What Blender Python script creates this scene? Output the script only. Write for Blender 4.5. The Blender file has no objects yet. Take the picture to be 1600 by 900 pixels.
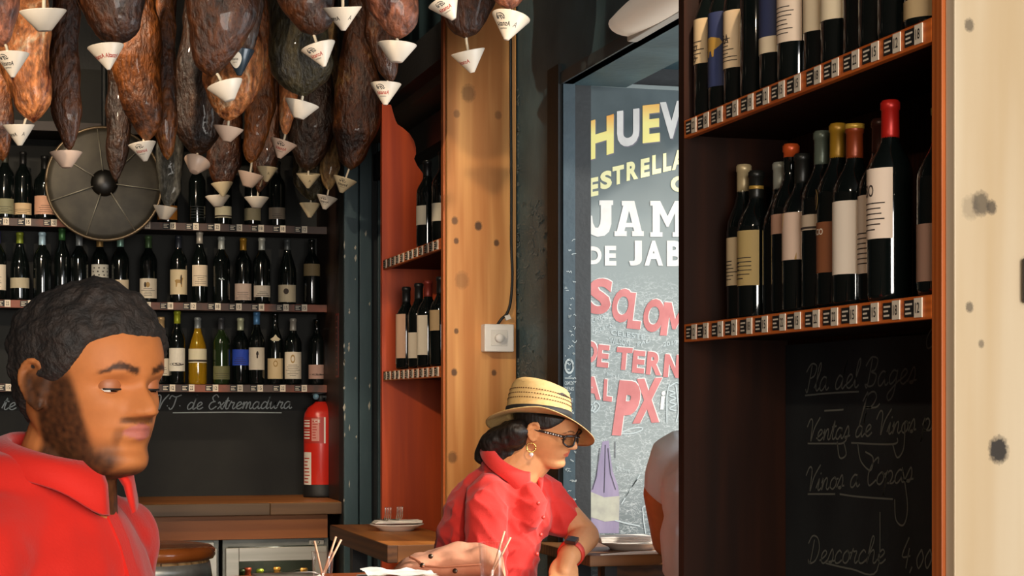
import bpy, bmesh, math, random
from mathutils import Vector, Matrix, noise
SC = bpy.context.scene
COL = SC.collection
R = math.radians
random.seed(7)

# ------------------------------------------------------------------ camera
F, EYE, HOR = 2800.0, 1.6, 636.0          # focal length in pixels, eye height, horizon row
YAW = math.atan(800 / F)
FW = Vector((math.sin(YAW), math.cos(YAW), 0))
RT = Vector((math.cos(YAW), -math.sin(YAW), 0))
UP = Vector((0, 0, 1))
cd = bpy.data.cameras.new('camera')
cam = bpy.data.objects.new('camera', cd)
COL.objects.link(cam)
cam.location = (0, 0, EYE)
cam.rotation_euler = (R(90), 0, -YAW)
cd.sensor_width = 36
cd.lens = F / 1600 * 36
cd.shift_y = (HOR - 450) / 1600
cd.clip_start = 0.05
SC.camera = cam

# ------------------------------------------------------------------ sky, sun, daylight, exposure
SC.view_settings.view_transform = 'Standard'
SC.view_settings.look = 'None'
SC.view_settings.gamma = 1
SC.view_settings.exposure = 0.0
w = bpy.data.worlds.new('sky')
SC.world = w
w.use_nodes = True
bgn = w.node_tree.nodes['Background']
bgn.inputs[0].default_value = (0.80, 0.88, 1.0, 1)
bgn.inputs[1].default_value = 0.9


def light(name, kind, loc, target, power, color, size=None, size_y=None, spot=None, blend=.4):
    d = bpy.data.lights.new(name, kind)
    d.energy = power
    d.color = color
    if kind == 'AREA':
        d.shape = 'RECTANGLE'
        d.size = size
        d.size_y = size_y or size
    elif kind == 'SPOT':
        d.spot_size = R(spot)
        d.spot_blend = blend
        d.shadow_soft_size = size or .04
    elif kind == 'SUN':
        d.angle = R(size or .6)
    else:
        d.shadow_soft_size = size or .05
    o = bpy.data.objects.new(name, d)
    COL.objects.link(o)
    o.location = loc
    v = Vector(target) - Vector(loc)
    o.rotation_euler = v.to_track_quat('-Z', 'Y').to_euler()
    return o


WARM = (1.0, .80, .58)
DAY = (1.0, .93, .84)
sun_dir = Vector((1.0, -.42, .70))
light('sun', 'SUN', Vector((1.2, 4.4, 1.5)) + sun_dir * 6, (1.2, 4.4, 1.5), 6.0, (1, .93, .84), 3.0)
light('window_daylight_front', 'AREA', (.1, -2.8, 1.9), (.5, 4.0, 1.5), 250, DAY, 2.2, 1.5)
light('key_light_side', 'AREA', (1.62, -.5, 1.85), (.3, 2.6, 1.6), 60, DAY, 1.6, 1.5)  # added key light for the man, with an added opening in the wall
light('window_daylight_street', 'AREA', (3.1, 3.1, 1.9), (1.7, 5.0, 1.7), 60, (.92, .97, 1.0), 1.6, 1.6)
# ceiling spotlights of the bar, and three added fill spots
light('fill_spot_left', 'SPOT', (-.75, 3.5, 3.55), (.14, 5.2, 2.52), 90, WARM, .04, spot=15, blend=.9)  # added fill that puts a bright patch on the far left ham
light('fill_spot_panel', 'SPOT', (1.05, 5.62, 3.62), (1.48, 6.49, 2.2), 32, WARM, .04, spot=46, blend=.8)  # added fill to lift the red side panel
light('fill_spot_door', 'SPOT', (1.25, 1.9, 3.62), (1.40, 5.4, 1.6), 270, WARM, .05, spot=34, blend=.7)  # added fill to brighten the honey pine board and the woman
light('ceiling_spot_hams', 'SPOT', (-1.6, 2.2, 3.4), (.3, 5.6, 2.5), 330, WARM, .05, spot=50)
light('ceiling_spot_shelf', 'SPOT', (-.2, 5.6, 3.5), (.45, 8.0, 1.5), 130, WARM, .06, spot=70)
light('ceiling_spot_rack', 'SPOT', (-1.4, .4, 3.3), (1.4, 2.75, 2.0), 100, WARM, .05, spot=32)

# ------------------------------------------------------------------ pixel helpers: a point on a real plane of the room


def P(x, y, Z):
    u, v = (x - 800) / F * Z, (HOR - y) / F * Z
    return FW * Z + RT * u + Vector((0, 0, EYE + v))


def on_x(x, y, X):
    k = (x - 800) / F
    return P(x, y, X / (FW.x + RT.x * k))


def on_y(x, y, Y):
    k = (x - 800) / F
    return P(x, y, Y / (FW.y + RT.y * k))


def on_z(x, y, z):
    return P(x, y, (EYE - z) * F / (y - HOR))


def lin(h):
    h = h.lstrip('#')
    c = [int(h[i:i + 2], 16) / 255 for i in (0, 2, 4)]
    return tuple((v / 12.92 if v <= .04045 else ((v + .055) / 1.055) ** 2.4) for v in c) + (1,)


# ------------------------------------------------------------------ materials
def nodes_of(name):
    m = bpy.data.materials.new(name)
    m.use_nodes = True
    nt = m.node_tree
    return m, nt, nt.nodes['Principled BSDF']


def N(nt, kind, **kw):
    n = nt.nodes.new(kind)
    for k, v in kw.items():
        setattr(n, k, v)
    return n


def coords(nt, stretch=(1, 1, 1), space='Object'):
    tc = N(nt, 'ShaderNodeTexCoord')
    mp = N(nt, 'ShaderNodeMapping')
    mp.inputs['Scale'].default_value = stretch
    nt.links.new(tc.outputs[space], mp.inputs[0])
    return mp.outputs[0]


def M(name, c1, c2=None, scale=8, stretch=(1, 1, 1), rough=.5, metal=0, bump=0, bscale=None, spec=.5, coat=0,
      lo=.35, hi=.65, detail=6, bdist=.01, c3=None, sheen=0):
    m, nt, b = nodes_of(name)
    b.inputs['Roughness'].default_value = rough
    b.inputs['Metallic'].default_value = metal
    b.inputs['Specular IOR Level'].default_value = spec
    b.inputs['Coat Weight'].default_value = coat
    b.inputs['Sheen Weight'].default_value = sheen
    c1 = lin(c1)
    if c2 is None and not bump:
        b.inputs['Base Color'].default_value = c1
        return m
    vec = coords(nt, stretch)
    if c2 is not None:
        nz = N(nt, 'ShaderNodeTexNoise')
        nz.inputs['Scale'].default_value = scale
        nz.inputs['Detail'].default_value = detail
        nt.links.new(vec, nz.inputs['Vector'])
        cr = N(nt, 'ShaderNodeValToRGB')
        cr.color_ramp.elements[0].position = lo
        cr.color_ramp.elements[0].color = c1
        cr.color_ramp.elements[1].position = hi
        cr.color_ramp.elements[1].color = lin(c2)
        if c3:
            e = cr.color_ramp.elements.new(min(.98, hi + .12))
            e.color = lin(c3)
        nt.links.new(nz.outputs['Fac'], cr.inputs[0])
        nt.links.new(cr.outputs[0], b.inputs['Base Color'])
    else:
        b.inputs['Base Color'].default_value = c1
    if bump:
        n2 = N(nt, 'ShaderNodeTexNoise')
        n2.inputs['Scale'].default_value = bscale or scale * 2
        n2.inputs['Detail'].default_value = 5
        nt.links.new(vec, n2.inputs['Vector'])
        bp = N(nt, 'ShaderNodeBump')
        bp.inputs['Strength'].default_value = bump
        bp.inputs['Distance'].default_value = bdist
        nt.links.new(n2.outputs['Fac'], bp.inputs['Height'])
        nt.links.new(bp.outputs[0], b.inputs['Normal'])
    return m


def wood(name, c1, c2, grain='Z', scale=14, rough=.5, knots=(), kcol='#3a2212', rings=.35, spec=.4):
    """streaky board; knots = (x, y, z, radius, darkness) in room coordinates"""
    m, nt, b = nodes_of(name)
    b.inputs['Roughness'].default_value = rough
    b.inputs['Specular IOR Level'].default_value = spec
    st = {'Z': (1, 1, .06), 'X': (.06, 1, 1), 'Y': (1, .06, 1)}[grain]
    geo = N(nt, 'ShaderNodeNewGeometry')
    mp = N(nt, 'ShaderNodeMapping')
    mp.inputs['Scale'].default_value = st
    nt.links.new(geo.outputs['Position'], mp.inputs[0])
    n1 = N(nt, 'ShaderNodeTexNoise')
    n1.inputs['Scale'].default_value = scale
    n1.inputs['Detail'].default_value = 8
    n1.inputs['Distortion'].default_value = .6
    nt.links.new(mp.outputs[0], n1.inputs['Vector'])
    wv = N(nt, 'ShaderNodeTexWave')
    wv.wave_type = 'RINGS'
    wv.inputs['Scale'].default_value = scale * 1.4
    wv.inputs['Distortion'].default_value = 5
    wv.inputs['Detail'].default_value = 3
    nt.links.new(mp.outputs[0], wv.inputs['Vector'])
    mx = N(nt, 'ShaderNodeMix')
    mx.data_type = 'FLOAT'
    mx.inputs[0].default_value = rings
    nt.links.new(n1.outputs['Fac'], mx.inputs[2])
    nt.links.new(wv.outputs['Fac'], mx.inputs[3])
    cr = N(nt, 'ShaderNodeValToRGB')
    cr.color_ramp.elements[0].position = .25
    cr.color_ramp.elements[0].color = lin(c2)
    cr.color_ramp.elements[1].position = .7
    cr.color_ramp.elements[1].color = lin(c1)
    nt.links.new(mx.outputs[0], cr.inputs[0])
    col = cr.outputs[0]
    for (kx, ky, kz, kr, kd) in knots:
        mk = N(nt, 'ShaderNodeMapping')
        mk.vector_type = 'TEXTURE'
        mk.inputs['Location'].default_value = (kx, ky, kz)
        mk.inputs['Scale'].default_value = (kr * .6, kr * 4, kr * .75)
        nt.links.new(geo.outputs['Position'], mk.inputs[0])
        g = N(nt, 'ShaderNodeTexGradient')
        g.gradient_type = 'SPHERICAL'
        nz = N(nt, 'ShaderNodeTexNoise')
        nz.inputs['Scale'].default_value = 2.4
        nt.links.new(mk.outputs[0], nz.inputs['Vector'])
        ad = N(nt, 'ShaderNodeMix')
        ad.data_type = 'VECTOR'
        ad.inputs[0].default_value = .42
        nt.links.new(mk.outputs[0], ad.inputs[4])
        nt.links.new(nz.outputs['Color'], ad.inputs[5])
        nt.links.new(ad.outputs[1], g.inputs[0])
        r2 = N(nt, 'ShaderNodeMapRange')
        r2.inputs[1].default_value = .12
        r2.inputs[2].default_value = .42
        r2.inputs[4].default_value = kd
        nt.links.new(g.outputs['Fac'], r2.inputs[0])
        mc = N(nt, 'ShaderNodeMix')
        mc.data_type = 'RGBA'
        nt.links.new(r2.outputs[0], mc.inputs[0])
        nt.links.new(col, mc.inputs[6])
        mc.inputs[7].default_value = lin(kcol)
        col = mc.outputs[2]
    nt.links.new(col, b.inputs['Base Color'])
    bp = N(nt, 'ShaderNodeBump')
    bp.inputs['Strength'].default_value = .15
    bp.inputs['Distance'].default_value = .004
    nt.links.new(n1.outputs['Fac'], bp.inputs['Height'])
    nt.links.new(bp.outputs[0], b.inputs['Normal'])
    return m


def glass(name, c, rough=.03, alpha=.25):
    # thin-walled clear glass: mostly see-through, mirror-like at grazing angles
    m, nt, b = nodes_of(name)
    out = nt.nodes['Material Output']
    tr = N(nt, 'ShaderNodeBsdfTransparent')
    tr.inputs[0].default_value = lin(c)
    gl = N(nt, 'ShaderNodeBsdfGlossy')
    gl.inputs['Roughness'].default_value = rough
    fc = N(nt, 'ShaderNodeLayerWeight')
    fc.inputs['Blend'].default_value = .35
    pw = N(nt, 'ShaderNodeMath', operation='POWER')
    pw.inputs[1].default_value = 3
    nt.links.new(fc.outputs['Facing'], pw.inputs[0])
    lw = N(nt, 'ShaderNodeMath', operation='MULTIPLY_ADD')
    lw.inputs[1].default_value = .6
    lw.inputs[2].default_value = .035
    nt.links.new(pw.outputs[0], lw.inputs[0])
    mx = N(nt, 'ShaderNodeMixShader')
    nt.links.new(lw.outputs[0], mx.inputs[0])
    nt.links.new(tr.outputs[0], mx.inputs[1])
    nt.links.new(gl.outputs[0], mx.inputs[2])
    nt.links.new(mx.outputs[0], out.inputs[0])
    nt.nodes.remove(b)
    return m


def emit(name, c, s):
    m, nt, b = nodes_of(name)
    b.inputs['Base Color'].default_value = lin(c)
    b.inputs['Emission Color'].default_value = lin(c)
    b.inputs['Emission Strength'].default_value = s
    return m


# ------------------------------------------------------------------ mesh builder
def catmull(pts, n=5):
    pts = [Vector(p) for p in pts]
    if len(pts) < 3:
        return pts
    out = []
    for i in range(len(pts) - 1):
        p0 = pts[max(0, i - 1)]
        p1, p2 = pts[i], pts[i + 1]
        p3 = pts[min(len(pts) - 1, i + 2)]
        for k in range(n):
            t = k / n
            out.append(.5 * ((2 * p1) + (p2 - p0) * t + (2 * p0 - 5 * p1 + 4 * p2 - p3) * t * t + (3 * p1 - p0 - 3 * p2 + p3) * t ** 3))
    out.append(pts[-1])
    return out


def basis(d):
    d = Vector(d).normalized()
    a = Vector((0, 0, 1)) if abs(d.z) < .9 else Vector((1, 0, 0))
    x = d.cross(a).normalized()
    return x, d.cross(x).normalized(), d


class MB:
    def __init__(s):
        s.v, s.f, s.m, s.sm = [], [], [], []

    def add(s, verts, faces, mi=0, smooth=False):
        o = len(s.v)
        s.v += [Vector(p) for p in verts]
        for f in faces:
            s.f.append([i + o for i in f])
            s.m.append(mi)
            s.sm.append(smooth)
        return s

    def box(s, lo, hi, mi=0, bev=0.0):
        x0, y0, z0 = lo
        x1, y1, z1 = hi
        if bev <= 0:
            vs = [(x, y, z) for x in (x0, x1) for y in (y0, y1) for z in (z0, z1)]
            return s.add(vs, [(0, 1, 3, 2), (4, 6, 7, 5), (0, 4, 5, 1), (2, 3, 7, 6), (0, 2, 6, 4), (1, 5, 7, 3)], mi)
        bm = bmesh.new()
        bmesh.ops.create_cube(bm, size=1)
        for v in bm.verts:
            v.co = Vector(((x0 + x1) / 2 + v.co.x * (x1 - x0), (y0 + y1) / 2 + v.co.y * (y1 - y0), (z0 + z1) / 2 + v.co.z * (z1 - z0)))
        bmesh.ops.bevel(bm, geom=bm.edges[:] + bm.verts[:], offset=bev, segments=2, affect='EDGES', profile=.5)
        s.bm(bm, mi)
        return s

    def obox(s, c, ax, ay, az, mi=0):
        """box with centre c and half-axis vectors"""
        c, ax, ay, az = map(Vector, (c, ax, ay, az))
        vs = [c + ax * i + ay * j + az * k for i in (-1, 1) for j in (-1, 1) for k in (-1, 1)]
        return s.add(vs, [(0, 1, 3, 2), (4, 6, 7, 5), (0, 4, 5, 1), (2, 3, 7, 6), (0, 2, 6, 4), (1, 5, 7, 3)], mi)

    def bm(s, bm, mi=0, smooth=False):
        bm.verts.index_update()
        s.add([v.co.copy() for v in bm.verts], [[v.index for v in f.verts] for f in bm.faces], mi, smooth)
        bm.free()
        return s

    def rings(s, rings, mi=0, smooth=True, cap0=True, cap1=True, closed=True):
        n = len(rings[0])
        vs, fs = [], []
        for r in rings:
            vs += list(r)
        for i in range(len(rings) - 1):
            for j in range(n if closed else n - 1):
                k = (j + 1) % n
                fs.append((i * n + j, i * n + k, (i + 1) * n + k, (i + 1) * n + j))
        if cap0:
            fs.append(tuple(reversed(range(n))))
        if cap1:
            fs.append(tuple((len(rings) - 1) * n + j for j in range(n)))
        return s.add(vs, fs, mi, smooth)

    def lathe(s, prof, seg=24, mi=0, c=(0, 0, 0), axis=(0, 0, 1), smooth=True, cap=True):
        x, y, d = basis(axis)
        if abs(Vector(axis).normalized().z - 1) < 1e-6:
            x, y, d = Vector((1, 0, 0)), Vector((0, 1, 0)), Vector((0, 0, 1))
        c = Vector(c)
        rg = []
        for (r, z) in prof:
            rg.append([c + d * z + (x * math.cos(2 * math.pi * k / seg) + y * math.sin(2 * math.pi * k / seg)) * max(r, 1e-5) for k in range(seg)])
        return s.rings(rg, mi, smooth, cap, cap)

    def tube(s, pts, r, seg=8, mi=0, smooth=True, caps=True):
        pts = [Vector(p) for p in pts]
        rs = r if isinstance(r, (list, tuple)) else [r] * len(pts)
        rg = []
        prev = None
        for i, p in enumerate(pts):
            t = (pts[min(i + 1, len(pts) - 1)] - pts[max(i - 1, 0)])
            if t.length < 1e-9:
                t = Vector((0, 0, 1))
            t.normalize()
            if prev is None:
                x, y, _ = basis(t)
            else:
                x = prev - t * prev.dot(t)
                x = x.normalized() if x.length > 1e-6 else basis(t)[0]
                y = t.cross(x)
            prev = x
            rg.append([p + (x * math.cos(2 * math.pi * k / seg) + y * math.sin(2 * math.pi * k / seg)) * rs[i] for k in range(seg)])
        return s.rings(rg, mi, smooth, caps, caps)

    def cone(s, p0, p1, r0, r1, seg=16, mi=0):
        """round-ended tapered limb"""
        p0, p1 = Vector(p0), Vector(p1)
        x, y, d = basis(p1 - p0)
        L = (p1 - p0).length
        rg = []
        for a in range(5):
            t = R(-90 + a * 22.5)
            rg.append((p0 + d * math.sin(t) * r0, max(math.cos(t) * r0, 1e-4)))
        for a in range(5):
            t = R(a * 22.5)
            rg.append((p1 + d * math.sin(t) * r1, max(math.cos(t) * r1, 1e-4)))
        return s.rings([[c + (x * math.cos(2 * math.pi * k / seg) + y * math.sin(2 * math.pi * k / seg)) * r for k in range(seg)] for c, r in rg], mi)

    def ell(s, c, ax, ay, az, mi=0, nu=20, nv=12):
        c, ax, ay, az = map(Vector, (c, ax, ay, az))
        rg = []
        for i in range(nv + 1):
            t = math.pi * i / nv
            sr = max(math.sin(t), 1e-4)
            rg.append([c - az * math.cos(t) + ax * sr * math.cos(2 * math.pi * k / nu) + ay * sr * math.sin(2 * math.pi * k / nu) for k in range(nu)])
        return s.rings(rg, mi)

    def prism(s, outline, d, mi=0):
        """outline polygon (3-D points) pushed along d"""
        d = Vector(d)
        a = [Vector(p) for p in outline]
        n = len(a)
        vs = a + [p + d for p in a]
        fs = [tuple(reversed(range(n))), tuple(range(n, 2 * n))]
        fs += [(i, (i + 1) % n, n + (i + 1) % n, n + i) for i in range(n)]
        return s.add(vs, fs, mi)

    def ribbon(s, pts, w, nrm, mi=0):
        """flat line of width w lying across nrm"""
        pts = [Vector(p) for p in pts]
        nrm = Vector(nrm)
        vs = []
        for i, p in enumerate(pts):
            t = pts[min(i + 1, len(pts) - 1)] - pts[max(i - 1, 0)]
            sd = t.cross(nrm)
            sd = sd.normalized() * (w / 2) if sd.length > 1e-9 else Vector((w / 2, 0, 0))
            vs += [p - sd, p + sd]
        fs = [(2 * i, 2 * i + 1, 2 * i + 3, 2 * i + 2) for i in range(len(pts) - 1)]
        return s.add(vs, fs, mi)

    def mesh(s, name, mats, off=None):
        me = bpy.data.meshes.new(name)
        off = off or Vector((0, 0, 0))
        me.from_pydata([tuple(p - off) for p in s.v], [], s.f)
        mats = mats if isinstance(mats, (list, tuple)) else [mats]
        for m in mats:
            me.materials.append(m)
        me.polygons.foreach_set('material_index', s.m)
        me.polygons.foreach_set('use_smooth', s.sm)
        me.update()
        return me

    def build(s, name, mats, parent=None, fix=True):
        off = parent_world(parent)
        me = s.mesh(name, mats, off)
        if fix:
            bm = bmesh.new()
            bm.from_mesh(me)
            bmesh.ops.recalc_face_normals(bm, faces=bm.faces[:])
            bm.to_mesh(me)
            bm.free()
        return link(name, me, parent)


def parent_world(p):
    v = Vector((0, 0, 0))
    while p is not None:
        v = v + p.location
        p = p.parent
    return v


def link(name, me, parent=None, loc=None):
    o = bpy.data.objects.new(name, me)
    COL.objects.link(o)
    if parent is not None:
        o.parent = parent
    if loc is not None:
        o.location = loc
    return o


def tag(o, label=None, cat=None, group=None, kind=None):
    if label:
        o['label'] = label
    if cat:
        o['category'] = cat
    if group:
        o['group'] = group
    if kind:
        o['kind'] = kind
    return o


def thing(name, loc, label, cat, group=None):
    o = bpy.data.objects.new(name, None)
    COL.objects.link(o)
    o.location = loc
    o.empty_display_size = .05
    return tag(o, label, cat, group)


def struct(o, label=None):
    return tag(o, label, None, None, 'structure')


def copy_tree(o, parent=None):
    c = o.copy()
    COL.objects.link(c)
    if parent is not None:
        c.parent = parent
    for ch in list(o.children):
        copy_tree(ch, c)
    return c


# ------------------------------------------------------------------ writing
_glyphs = {}


def glyphs(txt, bold=0.0):
    """flat letters in the built-in face: verts (x, y) scaled so the text spans 0..1 in x and y, and the faces"""
    key = (txt, bold)
    if key not in _glyphs:
        cu = bpy.data.curves.new('t', 'FONT')
        cu.body = txt
        cu.offset = bold
        cu.resolution_u = 4
        cu.fill_mode = 'FRONT'
        ob = bpy.data.objects.new('t', cu)
        COL.objects.link(ob)
        dg = bpy.context.evaluated_depsgraph_get()
        me = bpy.data.meshes.new_from_object(ob.evaluated_get(dg))
        vs = [v.co.copy() for v in me.vertices]
        fs = [list(p.vertices) for p in me.polygons]
        bpy.data.objects.remove(ob)
        bpy.data.meshes.remove(me)
        bpy.data.curves.remove(cu)
        x0, x1 = min(v.x for v in vs), max(v.x for v in vs)
        y0, y1 = min(v.y for v in vs), max(v.y for v in vs)
        vs = [((v.x - x0) / max(x1 - x0, 1e-6), (v.y - y0) / max(y1 - y0, 1e-6)) for v in vs]
        _glyphs[key] = (vs, fs, (x1 - x0) / max(y1 - y0, 1e-6))
    return _glyphs[key]


def write(mb, txt, fn, mi=0, bold=0.0):
    vs, fs, _ = glyphs(txt, bold)
    mb.add([fn(u, v) for u, v in vs], fs, mi)


def quadmap(bl, br, tl, tr, plane):
    def fn(u, v):
        x = (bl[0] * (1 - u) + br[0] * u) * (1 - v) + (tl[0] * (1 - u) + tr[0] * u) * v
        y = (bl[1] * (1 - u) + br[1] * u) * (1 - v) + (tl[1] * (1 - u) + tr[1] * u) * v
        return plane(x, y)
    return fn


HAND = {
    'a': (1.15, [[(.8, .9), (.4, 1), (.1, .6), (.15, .1), (.45, 0), (.8, .5), (.8, 1), (.82, .2), (1.0, 0), (1.2, .2)]]),
    'c': (.95, [[(.8, .8), (.5, 1), (.15, .6), (.2, .1), (.55, 0), (.95, .25)]]),
    'd': (1.2, [[(.8, .85), (.4, 1), (.1, .5), (.2, .05), (.5, .05), (.8, .5), (.98, 2.1), (.85, .3), (1.0, 0), (1.2, .2)]]),
    'e': (.95, [[(0, .2), (.5, .5), (.75, .8), (.5, 1.02), (.2, .7), (.25, .15), (.6, 0), (1, .3)]]),
    'g': (1.1, [[(.8, .9), (.4, 1), (.1, .55), (.3, .05), (.75, .4), (.85, 1), (.8, -.6), (.4, -1.1), (.15, -.7), (.6, -.2), (1.15, .3)]]),
    'h': (1.15, [[(0, .1), (.5, 1.5), (.45, 2), (.25, 1.8), (.15, 0), (.3, .7), (.65, 1), (.8, .7), (.8, .15), (1.0, 0), (1.2, .2)]]),
    'i': (.6, [[(0, .2), (.25, 1), (.25, .2), (.4, 0), (.65, .2)], [(.3, 1.4), (.38, 1.5)]]),
    'l': (.6, [[(0, .2), (.45, 1.5), (.4, 2.1), (.2, 1.7), (.2, .3), (.4, 0), (.65, .2)]]),
    'm': (1.4, [[(0, .6), (.15, 1), (.15, 0), (.3, .8), (.5, 1), (.6, .7), (.6, 0), (.75, .8), (.95, 1), (1.05, .7), (1.05, .2), (1.25, 0), (1.45, .2)]]),
    'n': (1.05, [[(0, .6), (.15, 1), (.15, 0), (.35, .8), (.6, 1), (.7, .7), (.7, .2), (.9, 0), (1.1, .2)]]),
    'o': (.95, [[(.5, 1), (.15, .7), (.15, .2), (.5, 0), (.8, .3), (.75, .8), (.5, 1), (.7, .8), (1.0, .85)]]),
    'p': (1.05, [[(0, .5), (.2, 1), (.15, -1), (.2, .7), (.55, 1), (.8, .6), (.6, .05), (.25, .1), (.9, .0), (1.1, .2)]]),
    'r': (.9, [[(0, .3), (.2, 1.1), (.3, .9), (.65, .9), (.55, .3), (.7, 0), (.95, .2)]]),
    's': (.8, [[(0, .1), (.4, 1.1), (.65, .5), (.5, 0), (.2, .1), (.9, .2)]]),
    't': (.7, [[(0, .2), (.35, 1.7), (.3, .3), (.5, 0), (.75, .2)], [(.05, 1.15), (.65, 1.2)]]),
    'u': (1.1, [[(0, .6), (.15, 1), (.15, .3), (.35, 0), (.7, .4), (.75, 1), (.75, .2), (.95, 0), (1.15, .2)]]),
    'x': (.85, [[(0, .8), (.2, 1), (.6, .05), (.85, .1)], [(.8, 1), (.1, 0)]]),
    'V': (1.2, [[(-.4, 1.4), (-.1, 2.1), (.3, 1.8), (.45, 0), (.7, 1.2), (1.3, 2.2)]]),
    'T': (1.2, [[(-.2, 1.5), (0, 2), (.6, 1.8), (1.3, 2.1)], [(.7, 1.85), (.6, .5), (.3, 0), (0, .3)]]),
    'E': (1.25, [[(1.1, 1.7), (.7, 2.1), (.3, 1.7), (.6, 1.15), (.8, 1.1), (.3, .95), (.1, .4), (.5, -.05), (1.1, .4)]]),
    'P': (1.1, [[(.4, 2), (.3, 0), (0, .2)], [(-.2, 1.5), (.3, 2.1), (1.0, 1.9), (.9, 1.2), (.4, 1)]]),
    'B': (1.35, [[(.4, 2), (.3, 0), (0, .2)], [(-.2, 1.5), (.3, 2.1), (1.0, 1.9), (.9, 1.2), (.5, 1.05), (1.1, .8), (1, .15), (.5, 0), (.1, .2)]]),
    'C': (1.1, [[(1.0, 1.7), (.9, 2.2), (.4, 1.8), (.1, .9), (.4, 0), (1.1, .4)]]),
    'D': (1.45, [[(.4, 1.9), (.3, .1), (0, .3), (.2, .0), (.9, .2), (1.2, 1.1), (.8, 2), (.1, 2.2), (-.3, 1.6)]]),
    '4': (1.0, [[(.5, 2), (.1, .8), (.9, .8)], [(.7, 1.3), (.65, 0)]]),
    '0': (.8, [[(.4, 1.2), (.1, .6), (.4, 0), (.7, .6), (.4, 1.2)]]),
    '.': (.5, [[(.2, .5), (.3, .55)]]),
    ',': (.5, [[(.25, .1), (.1, -.3)]]),
    ' ': (.75, []),
}


def handwrite(mb, txt, fn, width, nrm, mi=0, slant=.25):
    """chalk handwriting; fn maps (advance 0..1, height in x-heights) to a point"""
    tot = sum(HAND[c][0] for c in txt)
    x = 0
    for c in txt:
        adv, strokes = HAND[c]
        for st in strokes:
            pts = catmull([Vector((px, py, 0)) for px, py in st], 5)
            mb.ribbon([fn((x + p.x + slant * p.y) / tot, p.y) for p in pts], width, nrm, mi)
        x += adv

# ================================================================== THE ROOM
XW = 1.60                       # street wall
m_black = M('black_paint', '#0e1112', '#151a1c', 9, rough=.6, bump=.1, bscale=60)
m_teal = M('teal_black_paint', '#3a535c', '#4e6a72', 5, rough=.55, bump=.12, bscale=40)
m_teal2 = M('teal_frame_paint', '#22343c', '#2c414a', 7, rough=.55, bump=.12, bscale=40)
m_ceil = M('ceiling_black', '#0d0d0d', '#161412', 4, rough=.8)
m_floor = M('floor_tile', '#3a3027', '#51443a', 5, rough=.45)
m_floor2 = M('floor_joint', '#231d18', rough=.8)
m_wallL = M('plaster_left', '#3c2c22', '#4a382c', 3, rough=.8)

f = MB()
f.box((-4.2, -3.2, -.12), (5.6, 8.5, -.012))
struct(f.build('floor', m_floor2))
fl = bpy.data.objects['floor']
tl = MB().box((.004, .004, -.012), (.596, .596, 0)).mesh('tile', m_floor)
for i in range(-7, 3):
    for j in range(-5, 14):
        o = link('tile', tl, fl, (i * .6, j * .6, 0))
struct(MB().box((-4.2, -3.2, 3.7), (1.8, 8.5, 3.85)).build('ceiling', m_ceil))
struct(MB().box((-4.2, 8.22, 0), (1.8, 8.5, 3.7)).build('wall_back', m_black))
struct(MB().box((-4.35, -3.2, 0), (-4.2, 8.5, 3.7)).build('wall_left', m_wallL))
wf = MB()
for lo, hi in (((-4.2, -3.2, 0), (-1.2, -3.0, 3.7)), ((1.4, -3.2, 0), (1.8, -3.0, 3.7)), ((-1.2, -3.2, 0), (1.4, -3.0, .9)), ((-1.2, -3.2, 2.9), (1.4, -3.0, 3.7))):
    wf.box(lo, hi)
struct(wf.build('wall_front', m_wallL))
DY0, DY1, DZ = 3.50, 5.06, on_x(876, 133, XW).z
wr = MB()
wr.box((XW, -3.2, 0), (XW + .2, -1.5, 3.7))
wr.box((XW, -1.5, 0), (XW + .2, .5, .95))
wr.box((XW, -1.5, 2.75), (XW + .2, .5, 3.7))
wr.box((XW, .5, 0), (XW + .2, DY0, 3.7))
wr.box((XW, DY1, 0), (XW + .035, 8.5, 3.7))
wr.box((XW, DY0, DZ), (XW + .2, DY1, 3.7))
wall_r = struct(wr.build('wall_right', m_teal))
# door opening: black edge strip, frame bar lit by the street, pale lintel edge, dark jamb return
dr = thing('door_1', (XW, DY1, 0), None, None)
struct(dr)
MB().box((XW - .012, DY1, 0), (XW, DY1 + .11, DZ + .06)).build('edge_strip', m_black, dr)
fb = MB().box((XW + .0, DY1 - .012, 0), (XW + .037, DY1, DZ)).build('frame_bar', m_teal2, dr)
MB().box((XW - .006, DY0, DZ - .0), (XW + .03, DY1, DZ + .035)).build('lintel_edge', M('lintel_grey', '#3a4347', '#474d4e', 8, rough=.5), dr)
MB().box((XW + .037, DY1 - .0, 0), (XW + .09, DY1 + .12, DZ)).build('jamb', m_black, dr)
# chalk scrawl on the street wall and on the frame bar
m_chalk = M('chalk_white', '#aab4b4', rough=.95)
m_chalk_dim = M('chalk_dim', '#6d7b7d', rough=.95)


def squiggle(mb, fn, n, rnd, width, nrm, sx=.05, sy=.02):
    for _ in range(n):
        x, y = rnd.random(), rnd.random()
        k = rnd.randint(3, 7)
        pts = []
        a = x
        for i in range(k):
            pts.append(Vector((a, y + rnd.uniform(-sy, sy), 0)))
            a += rnd.uniform(-.2, 1) * sx
        mb.ribbon([fn(p.x, p.y) for p in catmull(pts, 4)], width, nrm)


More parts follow.
